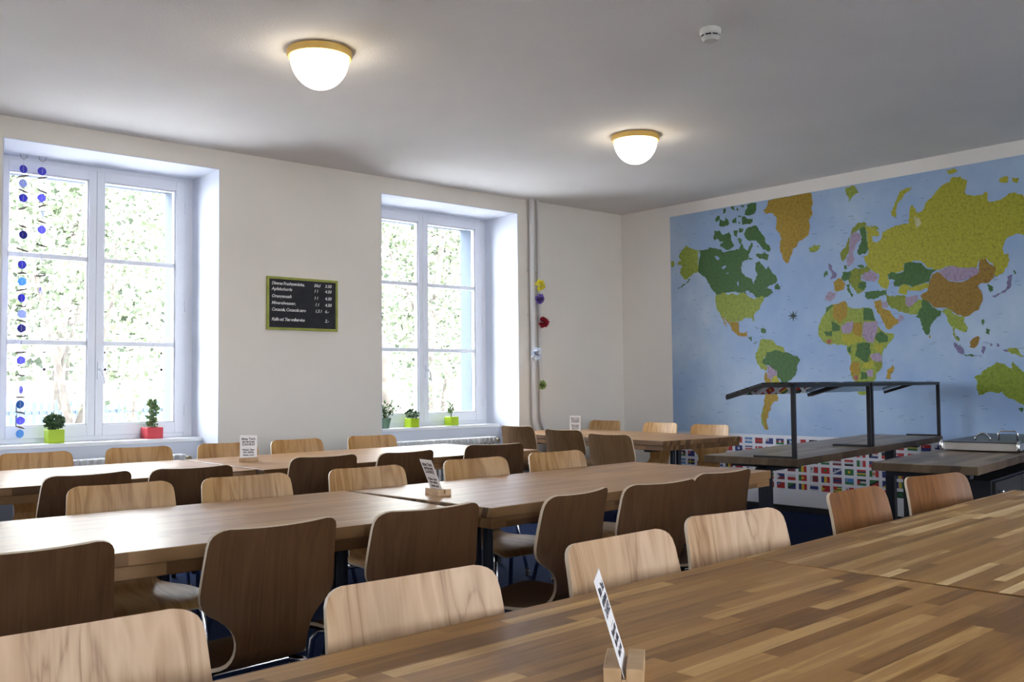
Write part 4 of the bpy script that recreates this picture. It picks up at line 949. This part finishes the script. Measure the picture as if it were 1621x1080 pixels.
def tree(name,x,y,label,cat,blobs,n,size,trunk,seed,group=None):
    t=thing(name,label,cat,(x,y,-.35),0,group); rr=random.Random(seed)
    b=MB()
    for pts,r in trunk: b.tube(pts,r,9)
    b.build('trunk' if cat=='tree' else 'stems',M_bark,t,smooth=True)
    crown(rr,blobs,n,size).build('foliage',LM,t)
    return t
G='garden trees and shrubs outside the windows'
tree('garden_tree',4.15,14.0,'slim garden tree with forked trunk outside the left window, before the picket fence','tree',[(.5,0,1.6,.55,.6),(.1,0,2.6,.7,.5),(-.7,.2,3.3,.8,.6),(.8,.2,3.4,.8,.7),(0,0,4.3,1.1,.7)],520,.085,
 [([(0,0,-.1),(-.04,0,.9),(-.22,0,1.9),(-.5,0,3.0),(-.7,.1,4.0)],[.075,.06,.045,.03,.02]),([(0.0,0,.9),(.25,0,1.7),(.5,0,2.8),(.6,.1,4.0)],[.05,.04,.025,.015]),([(-.2,0,1.8),(.2,.1,3.0),(.2,.1,4.2)],[.025,.02,.012])],1,G)
tree('garden_tree',7.0,10.6,'tall tree whose dark boughs hang into the top of the left window','tree',[(-3.1,0,4.05,.35,.30),(-2.85,.1,3.65,.20,.40),(-2.45,.1,3.9,.28,.25),(-2.2,0,3.35,.14,.25),(-1.9,.2,4.3,.7,.4),(-1.2,.2,4.6,.7,.5)],900,.085,
 [([(0,0,-.1),(-.1,0,2.0),(-.6,0,3.4),(-1.6,0,4.3),(-3.0,.1,4.3)],[.20,.17,.12,.07,.02]),([(-1.6,0,4.3),(-2.4,.1,4.1),(-2.7,.1,3.6)],[.05,.03,.012])],2,G)
tree('garden_shrub',6.0,17.2,'leafy shrub low in the right half of the left window','shrub',[(0,0,1.0,.9,1.1),(.7,.4,1.7,.8,1.3),(-.7,.3,.7,.6,.7),(.6,0,2.7,.6,.7)],520,.08,[([(0,0,0),(.1,0,1.4),(.5,0,2.8)],[.04,.03,.02])],3,G)
tree('garden_tree',6.6,23.6,'feathery tree far behind the picket fence in the left window','tree',[(-1.0,0,4.0,1.5,1.3),(1.4,.3,4.4,1.5,1.2),(-.2,.5,6.2,1.8,1.2),(2.2,.5,6.0,1.5,1.1),(.6,0,2.6,1.1,.8)],260,.13,[([(0,0,-.1),(.1,0,3),(.6,0,6)],[.14,.11,.05]),([(.1,0,2.8),(1.2,0,4.6),(1.6,.3,6.2)],[.08,.06,.03])],4,G)
tree('garden_shrub',8.5,11.4,'dense shrub filling the lower right window','shrub',[(-.4,0,1.0,.8,1.0),(.5,.1,1.3,.7,1.1),(-.3,.1,2.3,.7,.8),(.6,.1,2.7,.6,.8)],950,.07,[([(0,0,0),(.1,0,1.4),(.3,0,2.4)],[.04,.03,.02])],5,G)
tree('garden_tree',11.2,15.4,'pale leafy tree behind the shrub outside the right window','tree',[(-.4,0,2.6,1.3,1.1),(.9,.3,3.4,1.1,1.1),(-1.0,.3,4.4,1.2,1.1),(.6,.3,5.2,1.4,1.0)],420,.10,[([(0,0,-.1),(.1,0,2.6),(.5,0,5)],[.12,.09,.04]),([(.1,0,2.4),(-.9,.3,4.6)],[.06,.03])],6,G)
tree('garden_shrub',10.45,12.9,'bright green shrub at the right side of the right window','shrub',[(0,0,1.0,.7,1.0),(.5,.1,1.8,.6,1.0),(-.4,.1,.8,.5,.7)],850,.07,[([(0,0,0),(.1,0,1.2)],[.04,.03])],7,G)
for k,(x,y,dz,lb) in enumerate(((8.0,28.5,0,'broad leafy tree far back in the left window, nearer one'),(12.1,37.5,.8,'broad leafy tree farthest back in the left window'),(20.8,28.5,.2,'broad leafy tree far back in the right window, nearer one'),(27.6,37.5,.9,'broad leafy tree farthest back in the right window'))):
    tree('background_tree',x,y,lb,'tree',[(0,0,2.3+dz,2.4,2.2),(-1.4,.3,5.2+dz,2.2,1.7),(1.5,.3,5.0+dz,2.1,1.7),(.2,.3,7.6+dz,2.2,1.5)],260,.25,[([(0,0,-.1),(.1,0,3),(.5,0,7)],[.25,.2,.07])],20+k,G)
# picket fence
pf=thing('picket_fence','blue grey wooden picket fence in the garden seen low in the left window','fence',(2.2,19.5,-.35))
M_picket=noisy('weathered_blue_paint',(.022,.034,.055),(.035,.05,.078),6,.85)
for k in range(62):
    x=k*.13; b=MB(); b.box(x-.033,x+.033,-.012,.012,.12,1.28); b.add([(x-.033,-.012,1.28),(x+.033,-.012,1.28),(x,-.012,1.36),(x-.033,.012,1.28),(x+.033,.012,1.28),(x,.012,1.36)],[(0,1,2),(3,5,4),(0,2,5,3),(1,4,5,2)])
    b.build('picket',M_picket,pf)
for z in (.40,1.10):
    b=MB(); b.box(-.1,8.1,.013,.05,z-.04,z+.04); b.build('rail',M_picket,pf)
for x in (0,2.6,5.2,7.8):
    b=MB(); b.box(x-.05,x+.05,.051,.15,-.1,1.25); b.build('post',M_picket,pf)
# low garden wall with rails beyond the fence
gw=thing('garden_wall','pale garden wall with a thin railing far behind the picket fence','garden wall',(0,26,-.35))
b=MB(); b.box(-2,34,0,.3,0,1.75); b.build('masonry',mat('sunlit_render',(.26,.25,.24),.9),gw)
b=MB()
for z in (2.05,2.5,2.95): b.box(-2,34,.12,.16,z-.03,z+.03)
for k in range(25): b.box(-2+k*1.5-.03,-2+k*1.5+.03,.12,.16,1.75,2.95)
b.build('railing',mat('rail_paint',(.06,.05,.06),.6),gw)

# ------------------------------------------------------------------ light
w=bpy.data.worlds.new('sky'); SC.world=w; w.use_nodes=True; bg=w.node_tree.nodes['Background']
bg.inputs[0].default_value=(.90,.92,.98,1); bg.inputs[1].default_value=SKY
sun=bpy.data.lights.new('sun','SUN'); sun.energy=SUN; sun.angle=.009; sun.color=(1,.96,.88)
so=bpy.data.objects.new('sun',sun); COL.objects.link(so); so.rotation_euler=(radians(42),radians(18),0)
for a,c in openings:
    pass
for (a,c),yy,rx in [(q,YOUT+.03,-90) for q in openings]+[(q,Y0-.78,90) for q in fill_openings]:
    l=bpy.data.lights.new('window_portal','AREA'); l.shape='RECTANGLE'; l.size=c-a-.2; l.size_y=2.05; l.cycles.is_portal=True
    o=bpy.data.objects.new('window_portal',l); COL.objects.link(o); o.location=((a+c)/2,yy,1.86); o.rotation_euler=(radians(rx),0,0)

# ------------------------------------------------------------------ camera
cam=bpy.data.cameras.new('camera'); co=bpy.data.objects.new('camera',cam); COL.objects.link(co); SC.camera=co
yaw,pit,rol=radians(41.167),radians(2.62),radians(-.54)
F=Vector((sin(yaw)*cos(pit),cos(yaw)*cos(pit),sin(pit))); Rt=Vector((cos(yaw),-sin(yaw),0)); U=Rt.cross(F)
R2=Rt*cos(rol)+U*sin(rol); U2=U*cos(rol)-Rt*sin(rol)
co.matrix_world=Matrix(((R2.x,U2.x,-F.x,0),(R2.y,U2.y,-F.y,0),(R2.z,U2.z,-F.z,1.2),(0,0,0,1)))
cam.sensor_fit='HORIZONTAL'; cam.sensor_width=36; cam.lens=1508.04/1621*36; cam.clip_start=.02; cam.clip_end=300

vs=SC.view_settings; vs.view_transform='Standard'; vs.look='None'; vs.gamma=1; vs.exposure=EXPO; vs.use_curve_mapping=False
SC.cycles.use_denoising=True; SC.cycles.max_bounces=10; SC.cycles.diffuse_bounces=6; SC.cycles.glossy_bounces=4; SC.cycles.transparent_max_bounces=12
SC.cycles.sample_clamp_indirect=8; SC.cycles.caustics_reflective=False; SC.cycles.caustics_refractive=False
